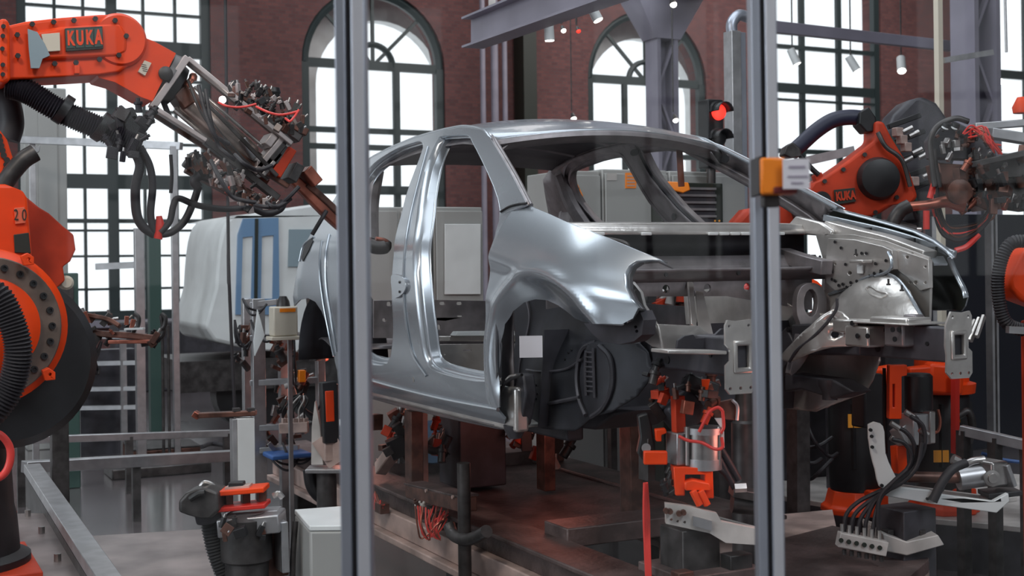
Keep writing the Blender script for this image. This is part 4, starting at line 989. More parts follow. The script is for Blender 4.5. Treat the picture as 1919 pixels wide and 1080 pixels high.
# upper arm, shoulder and motors below the forearm
padprism([(-40, 345), (10, 345), (44, 358), (52, 372), (60, 475), (60, 540), (-40, 560)], VR-.3, .25, 'upper_arm', 'orange', rob, .02)
padprism([(-20, 240), (-4, 238), (14, 262), (26, 300), (22, 335), (8, 350), (-20, 352)], VR-.2, .2, 'arm_casting', 'orange', rob, .015)
for k in range(9): MB().cyl(L(-2+2.2*k if k < 5 else 18-k, 255+k*9, -.21), L(-2+2.2*k if k < 5 else 18-k, 255+k*9, -.2), .012, n=10).build('bolt', 'dsteel', rob)
MB().tube([L(4, 352, -.25), L(22, 325, -.25), L(44, 300, -.25), L(66, 286, -.25)], .035, 16).build('lifting_handle', 'dsteel', rob)
padprism([(30, 296), (60, 280), (76, 272), (74, 284), (40, 304)], VR-.2, .05, 'torn_tape', 'alu', rob, .002)
MB().tube([L(-5, 165, .1), L(14, 190, .1), L(22, 230, .1), L(14, 262, .1)], .05, 16).build('motor_cable_bend', 'rubber', rob)
padprism([(27, 390), (46, 388), (48, 418), (29, 420)], VR-.312, .012, 'number_plate', 'numl', rob, .001)
text('number', '2 0', L(38, 404, -.316), (1, 0, 0), (0, 0, 1), .062, 'ink', rob, .001, 0, .62)
padprism([(26, 440), (54, 436), (58, 475), (28, 474)], VR-.31, .012, 'cover_panel', 'ink', rob, .002)
padprism([(48, 368), (72, 388), (92, 400), (118, 424), (138, 440), (142, 468), (132, 490), (118, 500), (122, 526), (100, 546), (78, 520), (60, 500), (50, 440)], VR-.05, .2, 'counterweight_motor', 'orange2', rob, .03, seg=3)
MB().tube([L(70, 540), L(84, 500), L(104, 462), L(120, 440)], .018, 10).build('motor_seam', 'dsteel', rob)
MB().lathe(L(122, 530, .02), (0, -1, 0), [(0, .03), (.04, .03), (.05, .02)], 16).build('motor_plug', 'cream', rob)
# big axis disc
dc = aV(-22, 615, 5.05); axd = Vector((.10, -1, 0)).normalized()
MB().lathe(dc-axd*.16, axd, [(0, .29), (.10, .295), (.13, .29), (.145, .265), (.15, .262), (.15, .21)], 56).build('axis_rim', 'orange', rob)
MB().lathe(dc-axd*.02, axd, [(0, .262), (.012, .262), (.016, .258), (.016, .19)], 56).build('bolt_ring', 'ring', rob)
MB().lathe(dc-axd*.01, axd, [(0, .186), (.03, .18), (.045, .15), (.05, .12)], 48).build('axis_cover', 'orange', rob)
x, y, _ = orth(axd)
for k in range(24):
    q = 2*PI*k/24; p = dc+(x*math.cos(q)+y*math.sin(q))*.226+axd*-.004
    MB().lathe(p, axd, [(0, .013), (.010, .013), (.010, .007), (.004, .006)], 12).build('ring_bolt', 'black', rob)
MB().lathe(aV(-4, 672, 5.45), (.1, -1, 0), [(0, .32), (.1, .335), (.2, .335), (.24, .30)], 48).build('gear_housing', 'black', rob)
for px, py in ((52, 488), (92, 704)): padprism([(px-12, py-8), (px, py-14), (px+12, py-6), (px+12, py+8), (px-6, py+10)], 5.0, .06, 'rim_lug', 'orange', rob, .008, [(px+2, py-2, 3)])
MB().tube([aV(-30, 540, 4.85), aV(0, 560, 4.83), (aV(24, 610, 4.82)), aV(34, 660, 4.82), aV(22, 720, 4.84), aV(-10, 770, 4.86), aV(-40, 790, 4.9)], .05, 16, 8, rib=.012).build('corrugated_hose', 'rubber', rob)
MB().tube([aV(-30, 808, 4.9), aV(0, 815, 4.9), aV(18, 838, 4.9), aV(18, 868, 4.9), aV(4, 892, 4.9), aV(-30, 905, 4.9)], .014, 10).build('red_hose', 'redcable', rob)
padprism([(60, 740), (106, 716), (120, 740), (112, 775), (84, 788), (40, 800)], 5.3, .16, 'shoulder_casting', 'dsteel', rob, .02)
base_px = aV(-30, 900, 5.4)
MB().lathe((base_px.x-.12, 5.5, 0), (0, 0, 1), [(.44, .30), (.47, .30), (.49, .26), (.62, .25), (.66, .24), (1.0, .22)], 36).build('robot_base', 'black', rob)
MB().box((base_px.x-.12, 5.5, .432), (.62, .62, .022)).build('floor_plate', 'orange2', rob, bevel=.005)
# dress pack: hoses under the forearm
MB().tube([L(16, 162, -.05), L(52, 172, -.08), L(95, 198, -.1), L(130, 216, -.1), L(190, 242, -.1), L(235, 264, -.1), L(262, 275, -.1)], .052, 18, 8, rib=.010).build('dress_pack_hose', 'pack', rob)
for px, py in ((118, 205), (190, 238), (252, 268)):
    MB().tube([L(px-6, py-4, -.1), L(px+8, py+5, -.1)], .064, 14, 0).build('hose_clamp', 'black', rob)
scatter(random.Random(5), rob, [(200, 215), (235, 200), (275, 210), (280, 250), (262, 300), (215, 300), (195, 260)], 5.15, 20, ['pack', 'rubber'], (.025, .05), .04)
padprism([(228, 205), (250, 200), (262, 225), (276, 215), (280, 240), (262, 262), (234, 250)], VR-.12, .08, 'hose_bracket', 'black', rob, .008)
for k, (pts, r) in enumerate((([(250, 280), (262, 310), (254, 350), (256, 400), (268, 425), (290, 440)], .02), ([(262, 275), (280, 310), (286, 350), (282, 400), (288, 430), (298, 438)], .016), ([(295, 440), (320, 436), (345, 415), (362, 380), (372, 350)], .016), ([(300, 436), (318, 415), (325, 385), (335, 372), (370, 385), (420, 392), (470, 388)], .014), ([(470, 388), (500, 400), (525, 392), (532, 376)], .016), ([(372, 352), (364, 340), (376, 330), (395, 335)], .02))):
    MB().tube([L(x, y, -.08-.01*k) for x, y in pts], r, 10).build('cable', 'rubber', rob)
MB().tube([L(298, 405, -.1), L(300, 425, -.1), L(296, 448, -.1)], .018, 12, radii=[.012, .02, .018]).build('red_plug', 'red', rob)
MB().tube([L(300, 175, -.02), L(316, 215, -.02), L(330, 240, 0)], .012, 8).build('cable', 'rubber', rob)
for dd in ((288, 300, 318, 420), (300, 290, 330, 300)): pass
MB().tube([L(320, 290, 0), L(322, 330, 0), L(320, 362, 0)], .008, 8).build('cable', 'rubber', rob)
# ---- weld gun held at the wrist (bolted: part of the same robot)
O = -.09
def bx(a, b, w_, o, dep, name, m, bev=.002): return MB().bar(L(*a, o), L(*b, o), w_/460, dep, (0, 1, 0)).build(name, m, rob, bevel=bev)
def bar2(a, b, wpx, o, dep, name, m, bev=.003):
    A = L(*a, o); B = L(*b, o); return MB().bar(A, B, wpx/460, dep, (0, 1, 0)).build(name, m, rob, bevel=bev)
bar2((350, 108), (284, 203), 14, O, .05, 'gun_frame', 'pinkalu'); bar2((350, 110), (545, 270), 9, O, .05, 'gun_frame', 'pinkalu'); bar2((284, 200), (385, 264), 9, O, .05, 'gun_frame', 'pinkalu')
bar2((350, 112), (545, 272), 16, .09, .03, 'gun_frame', 'brown'); bar2((290, 210), (500, 345), 20, .09, .03, 'gun_frame', 'brown'); bar2((350, 108), (284, 203), 14, .1, .05, 'gun_frame', 'alu')
bar2((332, 140), (300, 185), 10, O+.03, .03, 'frame_clamp', 'dsteel')
a = L(342, 186, .0); b = L(470, 296, .0); MB().lathe(a, b-a, [(0, .052), (.02, .06), ((b-a).length-.02, .06), ((b-a).length, .052)], 32).build('gun_cylinder', 'gun', rob)
for s in (-1, 1):
    q = Vector((0, 0, 0)); n_ = (b-a).cross(Vector((0, 1, 0))).normalized()*(.068*s)
    MB().cyl(a+n_+Vector((0, -.03, 0)), b+n_+Vector((0, -.03, 0)), .008, n=10).build('tie_rod', 'steel', rob)
bar2((330, 170), (352, 200), 34, 0, .14, 'cylinder_head', 'brown', .008); bar2((447, 262), (470, 300), 14, -.01, .15, 'cylinder_clamp', 'alu', .006)
MB().lathe(b, b-a, [(0, .045), (.03, .045), (.03, .03), (.12, .03)], 24).build('gun_piston', 'steel', rob)
MB().tube([L(344, 176, -.05), L(350, 160, -.05), L(360, 148, -.05)], .014, 10).build('copper_fitting', 'copper', rob)
MB().lathe(L(361, 150, -.05), (0.2, 0, 1), [(0, .018), (.02, .018), (.03, .01)], 12).build('copper_cap', 'copper', rob)
# finned clamp block, orange insulator, head
for (p, q, wd, nm, m_) in (((522, 262), (470, 325), 12, 'clamp_plate', 'pinkalu'), ((536, 270), (486, 330), 9, 'clamp_plate', 'steel'), ((530, 275), (505, 305), 22, 'clamp_block', 'dsteel'), ((540, 280), (510, 330), 22, 'insulator_block', 'orange2'), ((508, 255), (494, 275), 16, 'clamp_lug', 'pinkalu'), ((492, 312), (474, 308), 14, 'clamp_lug', 'pinkalu'), ((556, 310), (540, 340), 20, 'gun_head', 'dsteel'), ((568, 318), (590, 345), 22, 'gun_head_cover', 'copper')):
    bar2(p, q, wd, -.03, .13, nm, m_, .004)
MB().sweep([L(545, 332, 0), L(585, 372, 0), L(618, 405, 0), L(650, 432, 0), L(690, 456, 0)], .05, .05, (0, 1, 0)).build('gun_arm', 'copper', rob, bevel=.008)
MB().sweep([L(575, 345, -.02), L(612, 378, -.02), L(640, 405, -.02)], .03, .03, (0, 1, 0)).build('gun_shunt', 'brown', rob, bevel=.005)
MB().tube([L(680, 450), L(700, 462), L(720, 462), L(728, 452)], .028, 14, 6, radii=[.022, .034, .036, .018]).build('electrode_holder', 'dsteel', rob)
MB().tube([L(704, 448, -.01), L(722, 452, -.01), L(730, 460, -.01)], .012, 10).build('electrode_tip', 'copper', rob)
MB().tube([L(612, 395, -.04), L(600, 415, -.04), L(585, 440, -.02)], .01, 8).build('cable', 'rubber', rob)
# side hardware packs
rr = random.Random(11)
scatter(rr, rob, [(430, 160), (450, 148), (500, 165), (560, 200), (575, 240), (560, 262), (520, 240), (450, 205), (425, 190)], 5.38, 75, ['dsteel', 'brown', 'dsteel', 'gun', 'black', 'pinkalu'], (.016, .036), .05)
bar2((432, 168), (574, 250), 16, .0, .05, 'valve_carrier', 'brown', .004); MB().lathe(L(512, 190, -.02), (0, 0, 1), [(0, .03), (.03, .03), (.04, .035), (.06, .03)], 18).build('regulator', 'black', rob)
bar2((440, 178), (560, 262), 18, .02, .08, 'valve_carrier', 'dsteel', .006)
scatter(rr, rob, [(352, 300), (385, 285), (500, 370), (530, 395), (470, 392), (400, 350), (350, 320)], 5.33, 70, ['dsteel', 'brown', 'black', 'brown', 'gun', 'pinkalu'], (.016, .042), .06)
for k in range(5): MB().tube([L(352+k*3, 150+k*6, -.1), L(380+k*6, 215+k*6, -.12), L(430+k*6, 280+k*4, -.11), L(480+k*5, 320+k*4, -.08)], .007, 8).build('cable', ['dsteel', 'brown'][k % 2], rob)
bar2((352, 310), (500, 390), 30, .0, .07, 'transformer_carrier', 'brown', .006); bar2((352, 296), (388, 322), 34, -.05, .1, 'transformer', 'dsteel', .008)
bar2((425, 355), (448, 370), 16, -.1, .03, 'orange_connector', 'orange2', .003)
bar2((375, 180), (520, 330), 8, -.13, .012, 'busbar', 'dsteel'); bar2((400, 262), (540, 350), 10, -.05, .03, 'busbar', 'brown')
bar2((470, 190), (545, 268), 12, -.08, .02, 'side_plate', 'dsteel'); bar2((385, 264), (520, 372), 14, -.05, .05, 'lower_frame', 'dsteel')
cables(rr, rob, [((385, 168), (440, 300)), ((372, 160), (430, 270)), ((440, 290), (510, 310)), ((395, 300), (480, 380)), ((500, 380), (545, 372)), ((480, 385), (560, 350))], 5.22, 'rubber', .009, 8, 'cable', 1, 6)
cables(rr, rob, [((410, 192), (480, 195)), ((480, 200), (560, 208)), ((535, 222), (560, 206))], 5.2, 'redcable', .005, 6, 'red_cable', 1, 4)
MB().ball(L(417, 187, -.14), .016, 12).build('weld_spark_lamp', 'lamp', rob)
# ================================================================ robot-side platform, channel, sheet plate
pz = .42
P = [aZ(-60, 965, pz), aZ(60, 962, pz), aZ(96, 962, pz), aZ(186, 1100, pz), aZ(-60, 1100, pz)]
root = thing('robot_platform', 'worn pinkish steel platform with bolts at bottom left corner', 'platform', (P[2].x-.4, P[2].y, 0))
MB().prism([(p.x, p.y, pz) for p in P], (0, 0, -.03)).build('deck', 'plate', root, bevel=.004)
c = sum(P, Vector())/5
for k, p in enumerate(P): q = c.lerp(p, .85); MB().box((q.x, q.y, (pz-.03)/2), (.08, .08, pz-.03)).build('leg', 'dsteel', root)
bolts([aZ(78, 1000, pz), aZ(108, 1052, pz), aZ(52, 968, pz)], (0, 0, 1), .014, root, l=.03, m='steel')
MB().box(aZ(8, 1005, pz)+Vector((0, 0, .06)), (.1, .12, .12)).build('orange_foot', 'orange', root, bevel=.01)
a = aZ(60, 878, .5); b = aZ(215, 1110, .5)
root = thing('guard_channel', 'long aluminium channel slanting down across the bottom left floor', 'channel', (a+b)/2-Vector((0, 0, .5)))
MB().bar(a, b, .085, .05).build('top_profile', 'alu', root, bevel=.003)
MB().bar(a-Vector((0, 0, .12)), b-Vector((0, 0, .12)), .07, .16).build('side_profile', 'dsteel', root)
for t in (.1, .5, .9): q = a.lerp(b, t); MB().box((q.x, q.y, .15), (.05, .05, .3)).build('foot', 'dsteel', root)
P = [aZ(146, 1006, .28), aZ(378, 992, .28), aZ(410, 1110, .28), aZ(215, 1110, .28)]
root = thing('cover_plate', 'flat scratched sheet metal cover plate on the floor at bottom left', 'cover plate', (P[0]+P[2])/2-Vector((0, 0, .28)))
MB().prism(P, (0, 0, -.02)).build('sheet', 'plate', root, bevel=.003); MB().prism([p*.94+(P[0]+P[2])*.03-Vector((0, 0, .021)) for p in P], (0, 0, -.255)).build('plinth', 'under', root)
# ================================================================ left fence frames, far clutter
def hframe(a, b, d0, d1, hz, wz_, name, label, m='alu'):
    A = aD(*a, d0); B = aD(*b, d1); root = thing(name, label, 'rail', ((A.x+B.x)/2, (A.y+B.y)/2, 0), 'low aluminium floor rails')
    MB().bar(A, B, wz_, hz).build('profile', m, root, bevel=.004)
    for t in (.04, .5, .96): q = A.lerp(B, t); MB().box((q.x, q.y, q.z/2), (.05, .05, q.z)).build('foot', 'dsteel', root)
    return root
hframe((20, 826), (440, 812), 8.6, 9.6, .05, .05, 'guard_rail', 'upper aluminium floor rail crossing behind the white clamp column')
hframe((45, 876), (440, 854), 7.6, 8.6, .07, .09, 'guard_rail', 'lower broad aluminium floor rail nearest the cover plate')
def vpost(px, ptop, d, w_, name, label, m='alu', cat='post', foot=True):
    a = aD(px, 600, d); zt = aD(px, ptop, d).z; root = thing(name, label, cat, (a.x, a.y, 0))
    MB().box((a.x, a.y, zt/2), (w_, w_, zt)).build('profile', m, root, bevel=.003)
    MB().box((a.x, a.y, .01), (w_*2.2, w_*2.2, .02)).build('foot_plate', 'dsteel', root)
    return root
vpost(262, 428, 10.0, .07, 'frame_post', 'square aluminium post in front of the left window, under the hanging cable')
vpost(290, 440, 12.0, .11, 'frame_post', 'green grey post just right of the aluminium post before left window', 'green')
o = MB().bar(aD(180, 500, 10.1), aD(270, 496, 10.1), .04, .05).build('cross_arm', 'alu'); tag(o, 'short aluminium cross arm fixed to the post before the left window', 'arm')
o = MB().bar(aD(40, 262, 10.6), aD(340, 274, 10.2), .05, .06).bar(aD(60, 262, 10.6), (aD(60, 262, 10.6).x, aD(60, 262, 10.6).y, 0), .05, .05, (0, 1, 0)).bar(aD(325, 274, 10.2), (aD(325, 274, 10.2).x, aD(325, 274, 10.2).y, 0), .05, .05, (0, 1, 0)).build('guard_fence', 'alu', bevel=.003); tag(o, 'tall aluminium frame with crossbar before the left window', 'frame')
a = aD(84, 500, 11.5)
root = thing('control_cabinet', 'tall grey cabinet behind the left robot, before the left window', 'cabinet', (a.x, a.y, 0))
zt = aD(84, 168, 11.5).z; MB().box((a.x, a.y, zt/2), (.36, .3, zt)).build('housing', 'cab', root, bevel=.01)
MB().box((a.x+.02, a.y-.158, zt/2), (.16, .012, zt-.2)).build('door', 'cab', root, bevel=.004)
a = aD(122, 640, 9.4); zt = aD(122, 512, 9.4).z
root = thing('green_pillar', 'dark green square machine pillar behind the axis disc of left robot', 'pillar', (a.x, a.y, 0))
MB().box((a.x, a.y, zt/2), (.17, .2, zt)).build('body', 'green', root, bevel=.008); MB().box((a.x, a.y-.104, zt-.16), (.1, .01, .12)).build('cover', 'dsteel', root, bevel=.003)
# gripper tool on stand
a = aD(228, 700, 7.2); G0 = aD(180, 630, 7.2)
root = thing('gripper_stand', 'oily brown gripper tool with two hooked fingers on stand behind left robot', 'gripper', (a.x, a.y, 0))
MB().box((a.x-.34, a.y-.02, .56), (.09, .09, 1.12)).build('stand', 'dsteel', root, bevel=.005); MB().sweep([(a.x-.34, a.y-.02, 1.08), (a.x-.2, a.y-.01, 1.15), G0], .07, .05, (0, 1, 0)).build('stand_arm', 'dsteel', root); MB().box((a.x-.34, a.y-.02, .01), (.3, .3, .02)).build('foot_plate', 'dsteel', root)
def G(x, y, o=0): return aD(x, y, 7.2+o)
MB().sweep([G(140, 612), G(185, 625), (G(230, 628)), G(292, 634)], .08, .035, (0, 1, 0)).build('gripper_arm', 'brown', root, bevel=.006)
MB().bar(G(205, 641, -.05), G(290, 640, -.05), .06, .02).build('gripper_plate', 'copper', root, bevel=.004)
MB().bar(G(235, 617, -.06), G(270, 616, -.06), .05, .01).build('white_strip', 'white', root)
MB().sweep([G(160, 590), G(200, 598), G(225, 612)], .06, .025, (0, 1, 0)).build('link', 'brown', root, bevel=.005)
for px in (258, 308):
    MB().tube([G(px-8, 618, -.04), G(px, 612, -.04), G(px+2, 596, -.04), G(px-6, 588, -.04)], .012, 10).build('hooked_finger', 'dsteel', root)
MB().tube([G(303, 592), G(306, 625), G(290, 640)], .014, 10).build('hooked_finger', 'dsteel', root)
scatter(random.Random(2), root, [(150, 590), (300, 608), (300, 650), (150, 660)], 7.2, 22, ['brown', 'dsteel', 'copper', 'black'], (.025, .06), .08)
cables(random.Random(4), root, [((150, 640), (188, 650)), ((155, 660), (190, 640)), ((160, 650), (175, 690)), ((170, 640), (186, 690))], 7.15, 'rubber', .008, 25, 'cable', 2, 8)
# dark crate and mats on floor
a = aZ(300, 850, .02); root = thing('floor_crate', 'low dark brown tray on the floor between the two aluminium rails', 'tray', (a.x, a.y, 0))
P = [aZ(x, y, .16) for x, y in ((230, 830), (356, 826), (376, 838), (240, 848))]
p0 = [Vector((p.x, p.y, .16)) for p in P]; MB().prism(p0, (0, 0, -.15)).build('tray', 'brown', root, bevel=.006); MB().prism([q+Vector((0, 0, .004)) for q in p0], (0, 0, .01)).build('rim', 'dsteel', root)
MB().tube([aZ(378, 838, .06), aZ(400, 832, .05), aZ(440, 840, .05)], .02, 8).build('cable', 'rubber', root)
# machine rails / shelves low in distance behind the gripper
root = thing('shelf_rack', 'low grey shelf rack with three horizontal bars behind the gripper tool', 'rack', aZ(200, 830, 0))
for y in (632, 682, 730, 765): MB().bar(aD(140, y, 10.8), aD(262, y-2, 10.8), .05, .035).build('bar', 'alu', root)
for px in (142, 230, 262): q = aD(px, 620, 10.8); MB().box((q.x, q.y, q.z/2), (.05, .05, q.z)).build('upright', 'alu', root)
MB().box((aD(195, 700, 11.1).x, aD(195, 700, 11.1).y, .45), (.5, .2, .9)).build('back_panel', 'under', root)
o = MB().box((aD(295, 860, 10.0).x, aD(295, 800, 10.0).y, .04), (.75, .4, .08)).build('floor_pedestal', 'dsteel', bevel=.01); tag(o, 'flat dark pedestal plate on the floor below the hanging rods', 'pedestal')
for i, px in enumerate((305, 316)):
    p = aD(px, 700, 10.0); o = MB().cyl((p.x, p.y, .08), (p.x, p.y, aD(px, 610, 10).z), .012).build('vertical_rod', 'dsteel'); tag(o, ['left', 'right'][i]+' of two thin dark rods standing on the flat floor pedestal', 'rod', 'two thin dark rods')
o = MB().box((aD(350, 640, 17).x, aD(350, 640, 17).y, aD(350, 600, 17).z/2), (1.9, .5, aD(350, 600, 17).z)).build('low_wall_unit', 'under', bevel=.02); tag(o, 'low dark wall unit under the left window sill', 'unit')
# ================================================================ tram / vehicle in blue and white
a = aD(505, 640, 12.5)
root = thing('rail_vehicle', 'blurred white and light blue vehicle with double doors behind the left post', 'vehicle', (a.x, a.y, 0))
def Tv(x, y, o=0): return aV(x, y, a.y+o)
MB().prism([Tv(x, y) for x, y in curve2([(402, 640), (404, 540), (412, 450), (430, 410), (470, 402), (640, 400), (640, 640)], 3)], (0, 1.4, 0)).build('body', 'white', root, bevel=.04)
MB().prism([Tv(x, y, -.03) for x, y in ((442, 590), (446, 440), (456, 410), (522, 408), (524, 590))], (0, .06, 0), [[Tv(x, y, -.03) for x, y in h] for h in (((452, 560), (455, 445), (474, 443), (471, 560)), ((489, 560), (491, 443), (513, 441), (511, 560)))]).build('door', 'lblue', root, bevel=.01)
for h in (((452, 560), (455, 445), (474, 443), (471, 560)), ((489, 560), (491, 443), (513, 441), (511, 560))): MB().prism([Tv(x, y, -.01) for x, y in h], (0, .02, 0)).build('door_window', 'white', root)
MB().bar(Tv(481, 410, -.04), Tv(479, 590, -.04), .03, .02, (0, 1, 0)).build('door_gap', 'ink', root)
MB().prism([Tv(x, y, -.02) for x, y in ((540, 500), (542, 430), (636, 430), (636, 500))], (0, .05, 0)).build('side_window', 'glass_dark', root)
for px in (470, 610): c_ = Tv(px, 640, .2); MB().cyl((c_.x, c_.y, .35), (c_.x, c_.y+.25, .35), .35, n=24).build('wheel', 'black', root)
MB().box((Tv(520, 640, .6).x, a.y+.7, .55), (2.2, 1.2, .3)).build('underframe', 'dsteel', root)
MB().tube([(aD(426, 300, 9.0).x, aD(426, 300, 9.0).y, ZC), aD(426, 300, 9.0), aD(428, 480, 9.0), aD(434, 640, 9.0), aD(440, 770, 9.0)], .012, 8).build('hanging_cable', 'rubber')
bpy.data.objects['hanging_cable']['label'] = 'long thin black cable hanging before the blue doored vehicle'; bpy.data.objects['hanging_cable']['category'] = 'cable'
# ================================================================ equipment rack left of the car
a = aD(500, 880, 7.6)
root = thing('equipment_rack', 'aluminium equipment rack crowded with cables and valves left of the car tail', 'rack', (a.x, a.y, 0))
def K(x, y, o=0): return aD(x, y, 7.6+o)
for px, o in ((484, 0), (530, .15), (600, 0), (462, .3)):
    q = K(px, 700, o); MB().box((q.x, q.y, K(px, 560, o).z/2), (.075 if px == 484 else .045, .06, K(px, 560, o).z)).build('upright', 'alu', root, bevel=.003)
for y, x1 in ((718, 600), (803, 575), (845, 560), (634, 560), (572, 520)): MB().bar(K(470, y), K(x1, y-6), .06, .035).build('shelf_bar', 'alu', root, bevel=.003)
rk = random.Random(21)
scatter(rk, root, [(500, 640), (600, 640), (600, 710), (500, 712)], 7.6, 20, ['dsteel', 'copper', 'steel', 'brown', 'black'], (.03, .08), .1)
scatter(rk, root, [(500, 725), (590, 725), (580, 835), (505, 840)], 7.6, 22, ['dsteel', 'black', 'steel', 'brown', 'offwhite'], (.03, .07), .1)
scatter(rk, root, [(440, 590), (482, 590), (482, 700), (445, 690)], 7.7, 16, ['dsteel', 'brown', 'black'], (.03, .06), .1)
MB().bar(K(524, 803, -.2), K(578, 800, -.2), .05, .06).build('valve_strip', 'railp', root, bevel=.004)
for k in range(5):
    p = K(532+k*10, 792, -.2); MB().box(p, (.024, .03, .05)).build('valve', 'railp', root, bevel=.003)
    MB().tube([p, K(530+k*10, 770, -.22), K(545+k*8, 752, -.22), K(560+k*3, 742, -.2)], .005, 8).build('valve_tube', 'offwhite' if k % 2 else 'black', root)
cables(rk, root, [((470, 600), (520, 620)), ((455, 560), (500, 570)), ((550, 600), (556, 720)), ((530, 830), (590, 850)), ((500, 850), (560, 860)), ((560, 740), (600, 760)), ((440, 600), (470, 640))], 7.5, 'rubber', .007, 20, 'cable', 2, 8)
MB().box(K(538, 852, -.1), (.24, .2, .03)).build('blue_cloth', 'blue', root, bevel=.01)
MB().box(K(565, 705, -.1), (.04, .04, .07)).build('orange_connector', 'signo', root, bevel=.003)
p = aD(531, 602, 7.2)
root = thing('terminal_box', 'cream terminal box with an orange stripe beside rear wheel arch', 'box', (p.x, p.y, aD(531, 632, 7.2).z))
MB().box(p, (.14, .1, .165)).build('housing', 'cream', root, bevel=.008); MB().box(p+Vector((.01, -.052, .062)), (.09, .004, .02)).build('orange_stripe', 'signo', root)
MB().box(p+Vector((0, .0, -.095)), (.17, .12, .02)).build('shelf', 'cream', root, bevel=.003); MB().lathe(p+Vector((0, 0, .08)), (0, 0, 1), [(0, .04), (.03, .035), (.06, .02)], 14).build('cable_gland', 'dsteel', root)
q = p+Vector((0.05, .05, 0)); MB().box((q.x, q.y, (q.z-.1)/2), (.022, .022, q.z-.1)).build('post', 'alu', root)
o = MB().prism([aD(x, y, 7.35) for x, y in ((483, 580), (497, 628), (478, 668), (476, 640))], (0, .02, 0)).build('white_shield', 'white', bevel=.003); tag(o, 'thin white leaf-shaped shield hanging on the rack left of the cream box', 'shield')
# clamp column with brown top bar
def CL(x, y, o=0): return aD(x, y, 5.6+o)
a = CL(460, 1000)
root = thing('clamp_column', 'white square column with long brown locating bar on top', 'column', (a.x, a.y, 0))
zt = CL(460, 783).z; MB().box((a.x, a.y, zt/2), (.075, .07, zt)).build('column', 'white', root, bevel=.003)
q = CL(447, 900, -.03); MB().box((q.x-.01, q.y+.02, zt/2), (.03, .05, zt-.004)).build('side_plate', 'alu', root, bevel=.002)
MB().bar(CL(366, 779), CL(480, 774), .05, .022).build('locating_bar', 'brown', root, bevel=.004); MB().bar(CL(366, 783), CL(372, 773), .05, .03).build('bar_stop', 'copper', root, bevel=.003)
for px in (443, 470): MB().box(CL(px, 768, -.01), (.03, .03, .014)).build('bolt_head', 'dsteel', root)
for y in (812, 824, 870): MB().box(CL(449, y, -.04), (.006, .006, .018)).build('slot', 'ink', root)
# drive pedestal below
def DPp(x, y, o=0): return aD(x, y, 5.0+o)
a = DPp(462, 1040)
root = thing('drive_pedestal', 'grey pedestal with orange plates, dark motor head and corrugated hose', 'pedestal', (a.x, a.y, 0))
MB().lathe((a.x, a.y, 0), (0, 0, 1), [(0, .14), (.03, .14), (.04, .085), (.45, .085), (.46, .10), (.62, .10), (.64, .07), (a.z+.1, .07)], 24).build('pedestal', 'dsteel', root)
MB().bar(DPp(415, 985), DPp(530, 975), .16, .07).build('bracket', 'alu', root, bevel=.006); MB().bar(DPp(430, 965, .06), DPp(525, 960, .06), .1, .03).build('bracket_top', 'alu', root, bevel=.004)
MB().bar(DPp(526, 975), DPp(530, 1070), .03, .1, (0, 1, 0)).build('bracket_leg', 'alu', root, bevel=.004)
MB().bar(DPp(425, 980, -.06), DPp(425, 1015, -.06), .03, .03, (0, 1, 0)).build('slider', 'steel', root, bevel=.004)
MB().bar(DPp(404, 922), DPp(500, 914), .12, .02).build('orange_plate', 'orange', root, bevel=.004); MB().bar(DPp(410, 952), DPp(502, 944), .12, .018).build('red_plate', 'red', root, bevel=.004)
for px, py in ((428, 936), (460, 934), (490, 930)): MB().bar(DPp(px, py-12, .02), DPp(px, py+14, .02), .03, .04, (0, 1, 0)).build('spacer', 'brown', root, bevel=.003)
MB().bar(DPp(430, 908), DPp(458, 907), .05, .02).build('pad', 'black', root, bevel=.004); MB().bar(DPp(425, 914), DPp(470, 910), .07, .01).build('pad_plate', 'railp', root)
MB().tube([DPp(512, 930), DPp(522, 926), DPp(530, 934)], .012, 8).build('fitting', 'steel', root); MB().tube([DPp(376, 912), DPp(384, 905), DPp(398, 910), DPp(404, 920)], .01, 8).build('fitting', 'steel', root)
mc = [(334, 940), (346, 926), (366, 918), (388, 916), (408, 924), (410, 958), (396, 972), (372, 972), (350, 966), (334, 960)]
MB().prism([DPp(x, y, -.1) for x, y in mc], FW*.16).build('motor_head', 'dsteel', root, bevel=.016, seg=3)
MB().tube([DPp(356, 936, -.11), DPp(372, 926, -.11), DPp(384, 924, -.11)], .012, 8).build('grip_recess', 'black', root)
MB().tube([DPp(392, 965), DPp(398, 1000), DPp(408, 1040), DPp(428, 1090), DPp(450, 1140)], .04, 14, 8, rib=.012).build('corrugated_hose', 'black', root)
MB().tube([DPp(386, 950, -.03), DPp(392, 975, -.02)], .05, 14, 0).build('hose_collar', 'rubber', root)
MB().bar(DPp(455, 1000, .05), DPp(455, 1080, .05), .1, .08, (0, 1, 0)).build('actuator', 'black', root, bevel=.008); MB().bar(DPp(508, 990, .08), DPp(515, 1080, .08), .1, .06, (0, 1, 0)).build('brown_panel', 'brown', root, bevel=.005)
scatter(random.Random(8), root, [(410, 975), (500, 990), (500, 1010), (412, 1020)], 4.9, 10, ['brown', 'black', 'dsteel'], (.02, .05), .04)
p = [aZ(x, y, .62) for x, y in ((552, 955), (690, 945), (700, 985), (580, 986))]
root = thing('white_machine_box', 'large pale grey box with white top at the foot of the left post', 'box', ((p[0]+p[2])/2-Vector((0, 0, .62))))
MB().prism([(q.x, q.y, .60) for q in p], (0, 0, -.6)).build('body', 'cab', root, bevel=.01); MB().prism([(q.x, q.y, .62) for q in p], (0, 0, -.02)).build('lid', 'white', root, bevel=.004)
